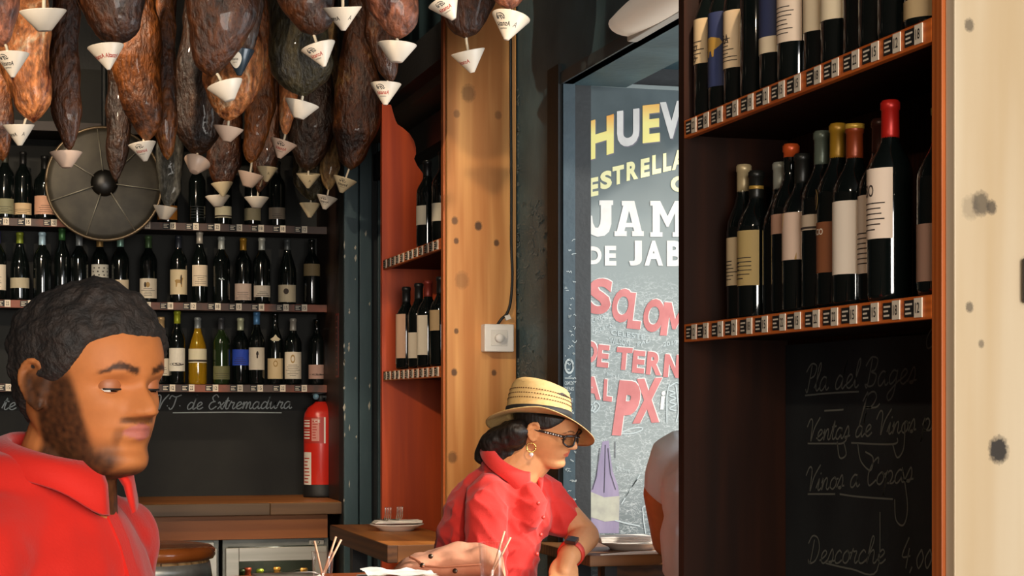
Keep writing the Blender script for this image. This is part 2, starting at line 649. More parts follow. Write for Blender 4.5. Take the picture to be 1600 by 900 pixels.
rnd = random.Random(3)
sc = MB()
squiggle(sc, lambda u, v: Vector((XW - .002, 5.52 - .32 * u, 1.1 + 1.15 * v)), 150, rnd, .005, (-1, 0, 0), .07, .006)
for i in range(90):
    z = .9 + 1.75 * rnd.random()
    sc.ribbon([(XW - .002, 5.535, z), (XW - .002, 5.515 - rnd.random() * .015, z + rnd.uniform(-.01, .01))], .006, (-1, 0, 0))
sc.build('chalk_scrawl', m_chalk_dim, wall_r, fix=False)['kind'] = 'stuff'
sc = MB()
squiggle(sc, lambda u, v: Vector((XW + .003 + .03 * u, DY1 - .0135, 1.2 + .9 * v)), 60, rnd, .0015, (0, -1, 0), .16, .004)
hx, hz = XW + .018, 1.6 + (HOR - 572) / F * 5.27
for a in (0, 1, 2):
    sc.ribbon([(hx + .014 * math.cos(t * .5 + a) * (1 - .1 * a), DY1 - .0135, hz + .022 * math.sin(t * .5 + a) * (1 - .1 * a)) for t in range(14)], .002, (0, -1, 0))
for i, tx in enumerate(('COVEZA', 'DENIS', 'Y', 'SUE')):
    zz = hz - .055 - i * .017
    wd = .028 if len(tx) > 3 else .012 * max(1, len(tx) - 1)
    write(sc, tx, lambda u, v: Vector((hx - wd / 2 + wd * u, DY1 - .0135, zz + .011 * v)))
sc.ribbon([(XW + .004, DY1 - .0135, hz - .035), (XW + .033, DY1 - .0135, hz - .035)], .002, (0, -1, 0))
sc.build('chalk_scrawl', m_chalk, dr, fix=False)['kind'] = 'stuff'

# cornice beams high on the street wall, and the grooved teal column in the back corner
cor = thing('trim_1', (XW, 6.5, 2.8), None, None)
struct(cor)
z1 = on_x(620, 192, 1.5).z
MB().box((1.46, 5.6, z1), (1.6, 8.2, z1 + .035)).build('ledge_board', M('grey_wood', '#4a4236', '#5d5344', 6, (1, .1, 1), rough=.6), cor)
MB().box((1.52, 5.6, z1 - .16), (1.6, 8.2, z1 - .05)).build('rail_board', m_black, cor)
MB().box((1.40, 5.6, z1 + .035), (1.6, 8.2, z1 + .16)).build('rail_board', m_black, cor)
colm = thing('trim_2', (1.5, 7.5, 0), None, None)
struct(colm)
m_col = M('teal_column', '#32474d', '#435a60', 4, (1, 1, .3), rough=.5, bump=.15, bscale=30)
xe = [on_y(px, 600, 7.45).x for px in (537, 559, 561, 580, 590, 598)]
MB().box((xe[0], 7.46, 0), (XW, 7.56, 3.7)).build('core', m_black, colm)
MB().box((xe[0], 7.435, 0), (xe[1], 7.46, 3.7), 0, .003).build('board', m_col, colm)
MB().box((xe[2], 7.435, 0), (xe[3], 7.46, 3.7), 0, .003).build('board', m_col, colm)
MB().box((xe[4], 7.44, 0), (xe[5], 7.46, 3.7), 0, .003).build('board', m_col, colm)
fk = MB()
for i in range(26):
    px = rnd.choice((538, 538.5, 545, 556, 572, 577))
    p = on_y(px + rnd.uniform(-1, 1), 360 + 430 * rnd.random(), 7.434)
    h = rnd.uniform(.004, .02)
    wdt = rnd.uniform(.002, .006)
    fk.add([p + Vector((-wdt, 0, 0)), p + Vector((0, 0, -h)), p + Vector((wdt, 0, 0)), p + Vector((wdt * .4, 0, h))], [(0, 1, 2, 3)])
fk.build('paint_chip', M('bare_white', '#b9b4a4', rough=.8), colm, fix=False)['kind'] = 'stuff'

# ================================================================== WINE SHELVES ON THE STREET WALL
m_dark = wood('stained_dark_wood', '#331607', '#1c0b04', 'Z', 12, .6, spec=.15)
m_orange = wood('orange_front_wood', '#b8622a', '#9a4a18', 'Z', 16, .45)
m_orangeY = wood('orange_rail_wood', '#d9702a', '#b85418', 'Y', 16, .45)
m_red = wood('red_stained_panel', '#d4541a', '#a83a10', 'Z', 12, .5, knots=[(1.50, 6.49, on_y(639, 234, 6.49).z, .014, .9), (1.52, 6.49, on_y(647, 330, 6.49).z, .014, .9)])
m_board = M('chalkboard_black', '#191b1d', '#26292a', 5, rough=.75, bump=.05, bscale=60)
m_tagblack = M('tag_black', '#161616', rough=.6)
m_tagwhite = M('tag_paper', '#e6d8c2', rough=.7)
m_tagdark = M('tag_ink', '#2b241e', rough=.8)


def tag_mesh(num, axis, flip=1):
    """price tag lying on a rail that runs along axis; black name card beside a white price card"""
    mb = MB()
    if axis == 'Y':                       # rail faces -X, text runs towards -Y
        fn = lambda u, v, d=0: Vector((-.0012 - d, -u, v))
        ps = lambda u0, u1, v0, v1, d, mi: mb.box((-.0012 - d, -u1, v0), (-d + .0006, -u0, v1), mi)
    else:                                 # rail faces -Y, text runs +X
        fn = lambda u, v, d=0: Vector((u, -.0012 - d, v))
        ps = lambda u0, u1, v0, v1, d, mi: mb.box((u0, -.0012 - d, v0), (u1, -d + .0006, v1), mi)
    ps(0, .034, .004, .030, 0, 0)
    ps(.032, .056, .002, .032, .0008, 1)
    for i, (a, b_) in enumerate(((.004, .026), (.004, .019), (.004, .023))):
        z = .022 - i * .007
        mb.add([fn(a, z, .0006), fn(b_, z, .0006), fn(b_, z + .003, .0006), fn(a, z + .003, .0006)], [(0, 1, 2, 3)], 1)
    write(mb, num, lambda u, v: fn(.037 + .013 * u, .009 + .016 * v, .0016), 2, .01)
    return mb.mesh('price_tag', [m_tagblack, m_tagwhite, m_tagdark])


TAGS = {ax: [tag_mesh(n, ax) for n in ('15', '18', '12', '22')] for ax in 'XY'}


def wall_shelf(name, label, y0, y1, x0, heights, m_end, near_top, far_prof=None, ntag=15, low_black=None):
    t = thing(name, (x0 + .12, (y0 + y1) / 2, 0), label, 'shelf', 'open wine shelves on the street wall')
    top = near_top
    MB().box((x0 + .006, y0 - .03, 0), (XW - .006, y0 - .003, near_top), 0, .002).build('end_board', m_end, t)
    MB().box((x0, y0 - .003, 0), (XW - .004, y0 + .027, near_top), 0, .001).build('side_panel', m_orange, t)
    if far_prof:
        MB().prism(far_prof, (0, .026, 0)).build('side_panel', m_red, t)
    else:
        MB().box((x0, y1, 0), (XW - .004, y1 + .03, near_top)).build('side_panel', m_dark, t)
    MB().box((XW - .018, y0 + .027, 0), (XW - .004, y1, (heights[-1] + .42) if far_prof else near_top)).build('back_panel', m_dark, t)
    for k, z in enumerate(heights):
        MB().box((x0 + .012, y0 + .027, z - .03), (XW - .018, y1, z)).build('shelf_board', m_dark, t)
        MB().box((x0, y0 + .027, z - .036), (x0 + .014, y1, z + .001), 0, .0015).build('price_rail', m_orangeY, t)
        rr = random.Random(k + int(y0 * 10))
        step = (y1 - y0 - .05) / ntag
        for i in range(ntag):
            o = link('price_tag', rr.choice(TAGS['Y']), t)
            o.location = Vector((x0 - .0003, y1 - .006 - i * step - rr.uniform(0, .01), z - .034)) - t.location
    return t


Xf = 1.35
zl = [on_x(1455, 461, Xf).z, on_x(1455, 28, Xf).z]
kn = []
for (px, py, r_, d_) in ((1520, 35, .011, .7), (1568, 697, .022, 1.0), (1520, 477, .009, .7), (1540, 312, .020, .75), (1555, 320, .012, .8), (1538, 535, .007, .6), (1524, 318, .02, .3)):
    p = on_y(px, py, 2.36)
    kn.append((p.x, p.y, p.z, r_, d_))
m_pale = wood('pale_pine', '#d2c2a8', '#bfa682', 'Z', 7, .45, knots=kn, kcol='#39332e', rings=.25)
kn = []
for (px, py, r_, d_) in ((712, 343, .014, .75), (749, 351, .016, .9), (714, 375, .011, .8), (777, 378, .012, .85), (714, 516, .010, .8), (711, 580, .013, .85), (773, 581, .011, .8),
                         (735, 142, .03, .5), (715, 176, .014, .5), (709, 712, .02, .6), (780, 178, .015, .45), (725, 434, .03, .35)):
    p = on_y(px, py, 5.53)
    kn.append((p.x, p.y, p.z, r_, d_))
m_pine = wood('honey_pine', '#dea562', '#b8763a', 'Z', 11, .5, knots=kn, kcol='#3a2412', rings=.45)
Y0n, Y1n = 2.42, 3.44
near_shelf = wall_shelf('wine_shelf', 'open dark wood wine shelf with pale knotty pine end, nearest on the right', Y0n - .024, Y1n, Xf, zl, m_pale, 3.3, None, 14)
fp = [on_y(x, y, 6.49) for x, y in ((597, 162), (611, 164), (614, 175), (618, 188), (621, 194), (630, 200), (640, 209), (647, 220), (650, 231), (650, 240), (647, 248), (652, 259), (660, 270), (668, 282), (691, 300))]
fp = [Vector((fp[0].x, 6.49, 0))] + fp + [Vector((fp[-1].x, 6.49, 0))]
Xm = on_y(598.5, 500, 6.49).x
zm = [on_x(688, 572, Xm).z, on_x(688, 372.5, Xm).z]
mid_shelf = wall_shelf('wine_shelf', 'open wine shelf with red scroll-cut side panel behind the honey pine end board', 5.56, 6.49, Xm, zm, m_pine, 3.66, fp, 12)

# chalk price board inside the lower bay of the near shelf
cb = thing('chalkboard', (XW - .02, 2.7, 1.0), 'black chalkboard with handwritten wine prices in the lower bay of the near wine shelf', 'chalkboard')
ya = 3.36
xb = XW - .024
MB().box((xb, Y0n + .02, .15), (XW - .0185, Y1n - .002, zl[0] - .04)).build('slate', m_board, cb)
def bmap(x0, y0, x1, y1, h):
    a, b_ = on_x(x0, y0, xb - .001), on_x(x1, y1, xb - .001)
    return lambda u, v: a * (1 - u) + b_ * u + Vector((0, 0, h * v))


m_chalk3 = M('chalk_grey', '#6f6f66', rough=.95)
def chalk_line(txt, fn):
    q = MB()
    handwrite(q, txt, fn, .0035, (-1, 0, 0))
    q.build('chalk_writing', m_chalk3, cb, fix=False)['kind'] = 'stuff'


chalk_line('Pla del Bages', bmap(1258, 612, 1430, 598, .026))
chalk_line('Ventas de Vinos para', bmap(1262, 690, 1500, 668, .021))
chalk_line('Vinos a Copas', bmap(1260, 768, 1425, 752, .023))
chalk_line('Descorche', bmap(1262, 880, 1382, 880, .025))
chalk_line('4,00', bmap(1405, 888, 1455, 888, .028))
chalk_line('p', bmap(1345, 640, 1372, 636, .03))
chalk_line('C', bmap(1443, 545, 1462, 543, .02))
for pts in ([(1258, 618), (1300, 614), (1342, 612)], [(1288, 642), (1318, 640)], [(1262, 693), (1300, 693), (1318, 692), (1325, 680)], [(1330, 692), (1395, 694), (1402, 684)],
            [(1262, 772), (1305, 772)], [(1312, 772), (1340, 776), (1395, 780)], [(1290, 880), (1330, 889), (1370, 892), (1375, 800)],
            [(1340, 692), (1345, 720), (1360, 735), (1364, 715), (1352, 706)], [(1308, 690), (1312, 715), (1322, 710), (1318, 690)], [(1395, 695), (1402, 715), (1412, 700), (1414, 660)],
            [(1410, 730), (1418, 790), (1412, 820), (1400, 812), (1398, 780)]):
    wb = MB()
    wb.ribbon(catmull([on_x(x, y, xb - .001) for x, y in pts], 6), .0035, (-1, 0, 0))
    wb.build('chalk_flourish', m_chalk3, cb, fix=False)

# ================================================================== BOTTLES
m_glassd = M('dark_bottle_glass', '#0b100f', rough=.08, spec=.6, coat=.5)
m_glassg = M('green_bottle_glass', '#1d2b14', rough=.08, spec=.6, coat=.5)
m_glassy = M('white_wine_glass', '#c79a20', rough=.05, spec=.6, coat=.4)
m_glassy.node_tree.nodes['Principled BSDF'].inputs['Transmission Weight'].default_value = .55
m_ink = M('label_ink', '#3a2f28', rough=.8)
m_gold = M('label_gold', '#a8813a', rough=.5)
CAPM, LABM = {}, {}


def capm(h, metal=.3):
    if h not in CAPM:
        CAPM[h] = M('capsule_' + h.strip('#'), h, rough=.38, metal=metal)
    return CAPM[h]


def labm(h):
    if h not in LABM:
        LABM[h] = M('label_' + h.strip('#'), h, rough=.7)
    return LABM[h]


PROF = {   # glass profile (radius, z) and capsule start
    'bordeaux': ([(.0, .006), (.030, 0), (.036, .004), (.0375, .012), (.0375, .185), (.036, .197), (.030, .212), (.021, .226), (.0155, .238), (.0142, .25), (.0138, .285), (.0155, .286), (.0155, .296), (.013, .298), (0, .298)], .0375, .18),
    'burgundy': ([(.0, .006), (.032, 0), (.039, .004), (.0405, .014), (.0405, .140), (.039, .160), (.034, .182), (.027, .205), (.0205, .224), (.0165, .240), (.0146, .256), (.0140, .285), (.0155, .286), (.0155, .296), (.013, .298), (0, .298)], .0405, .14),
    'slim': ([(.0, .006), (.028, 0), (.033, .004), (.0345, .012), (.0350, .19), (.033, .207), (.0265, .225), (.019, .243), (.0148, .262), (.0138, .285), (.0138, .31), (.0152, .311), (.0152, .322), (.013, .324), (0, .324)], .0350, .18),
    'squat': ([(.0, .006), (.036, 0), (.043, .004), (.045, .014), (.044, .13), (.046, .15), (.043, .175), (.030, .195), (.019, .21), (.0155, .225), (.0145, .265), (.0165, .266), (.0165, .278), (.014, .28), (0, .28)], .0445, .13),
}
_bm = {}


def glass_mesh(kind, m):
    k = (kind, m.name)
    if k not in _bm:
        _bm[k] = MB().lathe(PROF[kind][0], 28).mesh('glass', m)
    return _bm[k]


def cap_mesh(kind, h, short=False):
    k = (kind, h, short, 'cap')
    if k not in _bm:
        pr = [p for p in PROF[kind][0]]
        top = pr[-1][1]
        z0 = top - (.022 if short else .058)
        rr = [(r + .0007, z) for r, z in pr if z > z0 and r > .001]
        r0 = rr[0][0]
        _bm[k] = MB().lathe([(r0 - .002, z0)] + [(r0, z0)] + rr + [(rr[-1][0], top + .0012), (0, top + .0012)], 24).mesh('capsule', capm(h))
    return _bm[k]


def patch(mb, r, a0, a1, z0, z1, mi=0, n=12, d=0.0):
    """curved rectangle on the bottle; angle 0 faces -Y"""
    fn = lambda a, z: Vector(((r + d) * math.sin(a), -(r + d) * math.cos(a), z))
    vs, fs = [], []
    for i in range(n + 1):
        a = a0 + (a1 - a0) * i / n
        vs += [fn(a, z0), fn(a, z1)]
    fs = [(2 * i, 2 * i + 2, 2 * i + 3, 2 * i + 1) for i in range(n)]
    mb.add(vs, fs, mi, True)


def tess(pts, cuts=3):
    '''flat outline cut into small triangles so that it can wrap a curved surface'''
    bm = bmesh.new()
    bm.faces.new([bm.verts.new((u, v, 0)) for u, v in pts])
    bmesh.ops.triangulate(bm, faces=bm.faces[:])
    bmesh.ops.subdivide_edges(bm, edges=bm.edges[:], cuts=cuts, use_grid_fill=True)
    bmesh.ops.triangulate(bm, faces=bm.faces[:])
    bm.verts.index_update()
    out = [(v.co.x, v.co.y) for v in bm.verts], [[v.index for v in f.verts] for f in bm.faces]
    bm.free()
    return out


def disc(mb, r, a, z, ra, rz, mi, d, n=20, shape=None):
    pts = shape or [(math.cos(2 * math.pi * k / n), math.sin(2 * math.pi * k / n)) for k in range(n)]
    pts, fcs = tess(pts)
    mb.add([Vector(((r + d) * math.sin(a + ra / r * u), -(r + d) * math.cos(a + ra / r * u), z + rz * v)) for u, v in pts], fcs, mi)


HORSE = [(-.9, .2), (-.5, .45), (.3, .4), (.6, .8), (.95, .7), (.8, .3), (.7, -.1), (.65, -.9), (.45, -.9), (.4, -.2), (-.3, -.2), (-.45, -.9), (-.65, -.9), (-.7, -.1)]
BULL = [(-1, .2), (-.6, .7), (.2, .8), (.8, .6), (1.0, .2), (.8, -.1), (.6, -.3), (.45, -.4), (.42, -1), (.28, -1), (.2, -.45), (.05, -.5), (.0, -1), (-.15, -1), (-.2, -.4), (-.9, -.4)]
FIG = [(-.3, -1), (.35, -1), (.4, -.2), (.7, .1), (.3, .3), (.5, .8), (.1, 1), (-.3, .8), (-.1, .4), (-.6, .2), (-.35, -.2)]


def label_mesh(kind, m, z0, z1, half, style='lines', words=(), seed=0, ink=None, center=0.0):
    mb = MB()
    r = PROF[kind][1]
    a0, a1 = center - R(half), center + R(half)
    patch(mb, r, a0, a1, z0, z1, 0, 14, .0006)
    h = z1 - z0
    rr = random.Random(seed)
    D = .0011
    if 'lines' in style:
        n = max(2, int(h / .016))
        for i in range(n):
            zz = z0 + h * (.12 + .45 * i / n)
            w_ = R(half) * rr.uniform(.25, .75)
            patch(mb, r, center - w_, center + w_, zz, zz + .0018, 1, 6, D)
    if 'crest' in style:
        disc(mb, r, center, z0 + h * .74, .010, h * .16, 2, D)
        disc(mb, r, center, z0 + h * .74, .006, h * .10, 0, D + .0003)
    if 'dot' in style:
        disc(mb, r, center, z0 + h * .62, .012, .013, 1, D)
    if 'horse' in style:
        disc(mb, r, center, z0 + h * .5, .02, h * .22, 2, D, shape=HORSE)
        disc(mb, r, center + .25, z0 + h * .6, .006, h * .2, 1, D + .0002, shape=FIG)
    if 'figure' in style:
        disc(mb, r, center + .05, z0 + h * .68, .009, h * .16, 1, D, shape=FIG)
    if 'bull' in style:
        disc(mb, r, center + .1, z0 + h * .55, .034, .022, 2, D, shape=BULL)
    if 'fly' in style:
        disc(mb, r, center - .3, z0 + h * .68, .005, h * .14, 1, D)
        disc(mb, r, center, z0 + h * .68, .009, h * .14, 2, D)
    if 'pattern' in style:
        for i in range(4):
            for j in range(4):
                disc(mb, r, center + R(half) * (-.7 + .45 * i + .1 * (j % 2)), z0 + h * (.2 + .2 * j), .004, .0035, 1, D, 6)
    if 'band' in style:
        patch(mb, r, a0, a1, z0 + h * .08, z0 + h * .22, 1, 10, D)
    if 'hills' in style:
        pts = [(-1, -1), (1, -1), (1, -.2), (.6, .3), (.2, -.1), (-.3, .6), (-.7, 0), (-1, .3)]
        disc(mb, r, center, z0 + h * .75, R(half) * r * .9, h * .2, 0, D, shape=pts)
        disc(mb, r, center, z0 + h * .3, R(half) * r * .8, h * .06, 1, D)
    if 'diag' in style:
        mb.add([Vector(((r + D) * math.sin(a), -(r + D) * math.cos(a), z)) for a, z in ((a1, z0), (a1, z1), (a0 * .0 + center, z1), (center - .2, z0 + h * .7), (center + R(half) * .6, z0))], [(0, 1, 2, 3, 4)], 2)
    for (txt, zz, hh, ang, wid) in words:
        write(mb, txt, lambda u, v: Vector(((r + D) * math.sin(center + ang + wid / r * (u - .5)), -(r + D) * math.cos(center + ang + wid / r * (u - .5)), zz + hh * v)), 1, .01)
    return mb.mesh('label', [m, ink or m_ink, m_gold])


def bottle(loc, label, group, kind='bordeaux', cap='#222222', lab=None, rot=0.0, gm=None, short=False, scale=1.0, extra=(), cat='bottle', name='wine_bottle'):
    t = thing(name, loc, label, cat, group)
    t.rotation_euler = (0, 0, rot)
    t.scale = (scale,) * 3
    link('glass', glass_mesh(kind, gm or m_glassd), t)
    if cap:
        link('capsule', cap_mesh(kind, cap, short), t)
    if lab is not None:
        link('label', lab, t)
    for e in extra:
        link('label', e, t)
    return t


ORD = ['first', 'second', 'third', 'fourth', 'fifth', 'sixth', 'seventh', 'eighth', 'ninth', 'tenth', 'eleventh', 'twelfth', 'thirteenth', 'fourteenth', 'fifteenth', 'sixteenth']
CRE = '#e3d5bd'

# ---- back bar shelf
YB = 7.90
xl, xr = -.55, 1.40
bs = thing('bar_shelf', (.4, 8.0, 1.2), 'long black back bar shelf with three rows of wine bottles and price rails', 'shelf')
m_bback = M('back_panel_black', '#0f100e', '#191a16', 6, rough=.75, bump=.05)
m_bboard = M('shelf_black_brown', '#26150c', '#1b0f08', 6, (.1, 1, 1), rough=.55)
m_brail = M('rail_brown', '#432818', '#8a4220', 4, (1, 1, 1), rough=.5, lo=.48, hi=.6)
MB().box((xl, 8.17, 1.19), (xr, 8.215, 3.1)).build('back_panel', m_bback, bs)
MB().box((xr, 7.56, 0), (xr + .03, 8.2, 3.1)).build('side_panel', M('side_dark', '#2f1a0e', '#22120a', 6, (1, 1, .1), rough=.5), bs)
zb = [on_y(250, 601, YB).z, on_y(370, 474.5, YB).z, on_y(250, 347.5, YB).z]
for k, z in enumerate(zb):
    MB().box((xl, YB + .01, z - .028), (xr, 8.17, z)).build('shelf_board', m_bboard, bs)
    MB().box((xl, YB, z - .032), (xr, YB + .012, z + .001), 0, .001).build('price_rail', m_brail, bs)
    n = 19
    rr = random.Random(k + 50)
    for i in range(n):
        o = link('price_tag', rr.choice(TAGS['X']), bs)
        o.location = Vector((xl + .03 + i * (xr - xl - .08) / n + rr.uniform(0, .02), YB - .0003, z - .031)) - bs.location
MB().box((xl, YB, 2.78), (xr, 8.17, 2.82)).build('shelf_board', m_bboard, bs)
# chalk line under the lowest shelf
wl = MB()
a, b_ = on_y(243, 640, 8.168), on_y(455, 638, 8.168)
handwrite(wl, 'V.T. de Extremadura', lambda u, v: a * (1 - u) + b_ * u + Vector((0, 0, .031 * v)), .005, (0, -1, 0))
wl.ribbon([on_y(270, 645, 8.168), on_y(360, 644, 8.168), on_y(440, 645, 8.168)], .004, (0, -1, 0))
wl.build('chalk_lettering', m_chalk, bs, fix=False)
wl = MB()
a2, b2 = on_y(2, 640, 8.168), on_y(24, 640, 8.168)
handwrite(wl, 'te', lambda u, v: a2 * (1 - u) + b2 * u + Vector((0, 0, .03 * v)), .005, (0, -1, 0))
wl.build('chalk_lettering', m_chalk, bs, fix=False)

# (px centre, kind, capsule, glass, label spec) ; label = (colour, y0px, y1px, style, words)
ROW_TOP = [(8, 'bordeaux', '#3a3a30', 'd', ('#8f8c6c', 310, 334, 'lines'), 'olive label'), (36, 'bordeaux', '#1c1c1c', 'd', ('#d8b98e', 317, 335, 'lines'), 'small tan label'),
           (70, 'squat', '#1c1c1c', 'd', ('#d9a587', 306, 335, 'lines'), 'wide pink label'), (262, 'squat', '#222222', 'd', ('#d9862c', 321, 343, ''), 'orange label'),
           (308, 'bordeaux', '#151515', 'd', None, 'no label'), (349, 'bordeaux', '#26221c', 'd', ('#cfc6a6', 322, 340, 'band'), 'cream band label'),
           (395, 'bordeaux', '#26221c', 'd', ('#8b8266', 325, 344, ''), 'olive grey label'), (433, 'bordeaux', '#26221c', 'd', ('#6e6458', 324, 342, 'lines'), 'faded grey label')]
ROW_MID = [(-4, 'bordeaux', '#303050', 'd', (CRE, 413, 453, 'lines'), 'tall cream label'), (31, 'burgundy', '#7d8a2c', 'd', ('#b9ad90', 434, 450, ''), 'low tan label'),
           (66, 'bordeaux', '#a6c4d4', 'd', None, 'hidden label'), (97, 'slim', '#3c6e3a', 'd', None, 'hidden label'), (124, 'bordeaux', '#7d8488', 'd', None, 'no label'),
           (156, 'bordeaux', '#c49a5a', 'd', ('#ddd8c6', 413, 441, 'pattern'), 'patterned white label'), (188, 'bordeaux', '#8fb8a8', 'd', ('#dcc9a8', 437, 462, ''), 'low cream label'),
           (232, 'bordeaux', '#47603c', 'd', (CRE, 435, 466, 'flylines'), 'cream butterfly label'), (279, 'bordeaux', '#2a2f38', 'd', ('#dcc8a0', 421, 460, 'horse'), 'cream horse label'),
           (312, 'slim', '#d6cbb8', 'd', ('#dfccb0', 414, 447, 'lines'), 'high cream label'), (346, 'bordeaux', '#b8bcb4', 'd', None, 'small white script'),
           (380, 'bordeaux', '#b5852c', 'd', ('#dfc3ae', 443, 469, 'lines'), 'pinkish square label'), (409, 'bordeaux', '#a8aca4', 'd', ('#dccdb8', 446, 464, 'lines'), 'narrow white label'),
           (449, 'burgundy', '#4a4f50', 'd', ('#b8ab90', 445, 472, 'dot'), 'tan label with black disc'), (487, 'bordeaux', None, 'd', ('#7c6a48', 412, 431, ''), 'high brown label')]
ROW_LOW = [(225, 'bordeaux', '#c8b090', 'd', (CRE, 544, 580, 'lines'), 'cream label beside the man\'s face'), (252, 'bordeaux', '#c9a878', 'd', (CRE, 560, 587, 'lines'), 'cream label'), (277, 'slim', '#a9b02e', 'd', ('#e3dccb', 544, 580, 'hills'), 'white landscape label'),
           (309, 'burgundy', '#8a9090', 'y', ('#d9cfae', 545, 567, 'band'), 'pale label on golden wine'), (346, 'bordeaux', '#3a3c40', 'g', ('#6b6a44', 572, 593, 'lines'), 'olive label'),
           (376, 'bordeaux', '#b9bd9e', 'd', ('#2d4fc0', 546, 571, 'lines'), 'bright blue label'), (401, 'slim', '#4f7fae', 'd', (CRE, 543, 578, 'figure'), 'cream label with black figure'),
           (430, 'slim', None, 'd', ('#dcc193', 560, 592, 'crest'), 'diamond neck tag and cream label'), (458, 'bordeaux', '#a7a296', 'd', (CRE, 550, 592, 'crestlines'), 'large cream crest label'),
           (495, 'bordeaux', None, 'd', ('#c39a88', 570, 592, 'hills'), 'dark mountain label')]
GL = {'d': m_glassd, 'g': m_glassg, 'y': m_glassy}
CN = {'#303050': 'navy', '#7d8a2c': 'lime green', '#a6c4d4': 'pale blue', '#3c6e3a': 'dark green', '#7d8488': 'grey', '#c49a5a': 'tan', '#8fb8a8': 'mint', '#47603c': 'moss green', '#2a2f38': 'black',
      '#d6cbb8': 'cream', '#b8bcb4': 'silver', '#b5852c': 'gold', '#a8aca4': 'steel', '#4a4f50': 'charcoal', None: 'bare', '#3a3a30': 'dark', '#1c1c1c': 'dark', '#222222': 'dark', '#151515': 'dark', '#26221c': 'dark',
      '#c8b090': 'beige', '#c9a878': 'cork tan', '#a9b02e': 'yellow green', '#8a9090': 'grey', '#3a3c40': 'slate', '#b9bd9e': 'pale green', '#4f7fae': 'blue', '#a7a296': 'light grey'}
for row, z, nm in ((ROW_TOP, zb[2], 'top'), (ROW_MID, zb[1], 'middle'), (ROW_LOW, zb[0], 'lowest')):
    for i, (px, kind, cap, g, ls, ds) in enumerate(row):
        Yc = 7.985 + (.03 if i % 2 else 0)
        p = on_y(px, 500, Yc)
        lab = None
        ext = []
        rot = -math.atan2(p.x, Yc) + random.uniform(-.15, .15)
        sc_ = 1.0
        if ls:
            zz0, zz1 = on_y(px, ls[2], Yc - .04).z - z, on_y(px, ls[1], Yc - .04).z - z
            zz0 = max(zz0, .012)
            lab = label_mesh(kind, labm(ls[0]), zz0, zz1, 74, ls[3], seed=px)
        if ds.startswith('small white'):
            ext.append(MB().ribbon([Vector((-.012 + .004 * q, -.0382, .11 + .004 * math.sin(q * 2))) for q in range(7)], .004, (0, -1, 0)).mesh('label', m_chalk))
        if ds.startswith('diamond'):
            mbx = MB()
            disc(mbx, .030, 0, .205, .022, .022, 0, .004, 8, [(0, 1), (.35, .45), (1, 0), (.35, -.45), (0, -1), (-.35, -.45), (-1, 0), (-.35, .45)])
            ext.append(mbx.mesh('label', labm('#dfcfae')))
        if ds == 'no label':
            mbx = MB()
            for q in range(5):
                patch(mbx, .0375, -.9, .9, .03 + q * .012, .032 + q * .012, 0, 8, .0006)
            ext.append(mbx.mesh('label', labm('#2c3030')))
        if ls and ls[0] == '#b5852c':
            pass
        capn = CN[cap]
        txt = f'{capn} capped bottle, {ds}, {ORD[i]} from left on {nm} back shelf' if cap else f'capless dark bottle, {ds}, {ORD[i]} from left on {nm} back shelf'
        bottle((p.x, Yc, z + .0005), txt, f'wine bottles on the {nm} back bar shelf', kind, cap, lab, rot, GL[g], extra=ext, scale=1.0)

# ---- near wine shelf: (left-silhouette pixel, capsule colour, short cap, glass kind, label px y0,y1, colour, style, words, text)
LOW = [(1136, '#b8a47c', 'slim', (370, 446), '#cdb48c', 'lines', (), 'cream capped bottle with split cream label, far end of the lower near shelf'),
       (1153, '#1e1e1a', 'bordeaux', (361, 447), '#b59a62', 'lines', (('RE', .10, .016, -.35, .03),), 'gold ringed dark cap bottle with broad tan label near far end'),
       (1192, '#a5a698', 'slim', None, None, '', (), 'narrow bottle with pale silver cap standing behind the red R label bottle'),
       (1206, '#c2501f', 'bordeaux', (350, 378), '#c79a80', '', (('R', .135, .016, -.5, .014),), 'orange topped bottle with small pinkish R label on near shelf'),
       (1223, '#20201c', 'bordeaux', (333, 407), '#d9bba4', 'diag', (), 'dark capped bottle with pink label cut by a diagonal'),
       (1253, '#5d6658', 'bordeaux', (350, 372), '#c9b49a', 'band', (), 'grey green capped bottle with small white band label'),
       (1277, '#a3781f', 'bordeaux', (360, 432), '#8a5230', '', (('PALACIO', .12, .010, -.3, .05),), 'gold capped bottle with oval emblem above brown label'),
       (1302, '#8a3a18', 'bordeaux', (323, 432), '#ecdcc8', '', (), 'red and gold capped bottle with tall plain white label'),
       (1342, '#3a1c12', 'bordeaux', (313, 430), '#e4ceb8', 'lines', (), 'dark brown capped bottle with tall label behind red capped bottle'),
       (1356, '#b81f16', 'bordeaux', (283, 383), '#e8d2bc', 'lines', (('CASSIO', .155, .018, -.35, .055),), 'red capped bottle with large cream label on the near lower shelf'),
       (1434, '#7d7a3c', 'bordeaux', (348, 440), '#94705c', '', (), 'olive capped bottle with brown label closest to the pale pine board')]
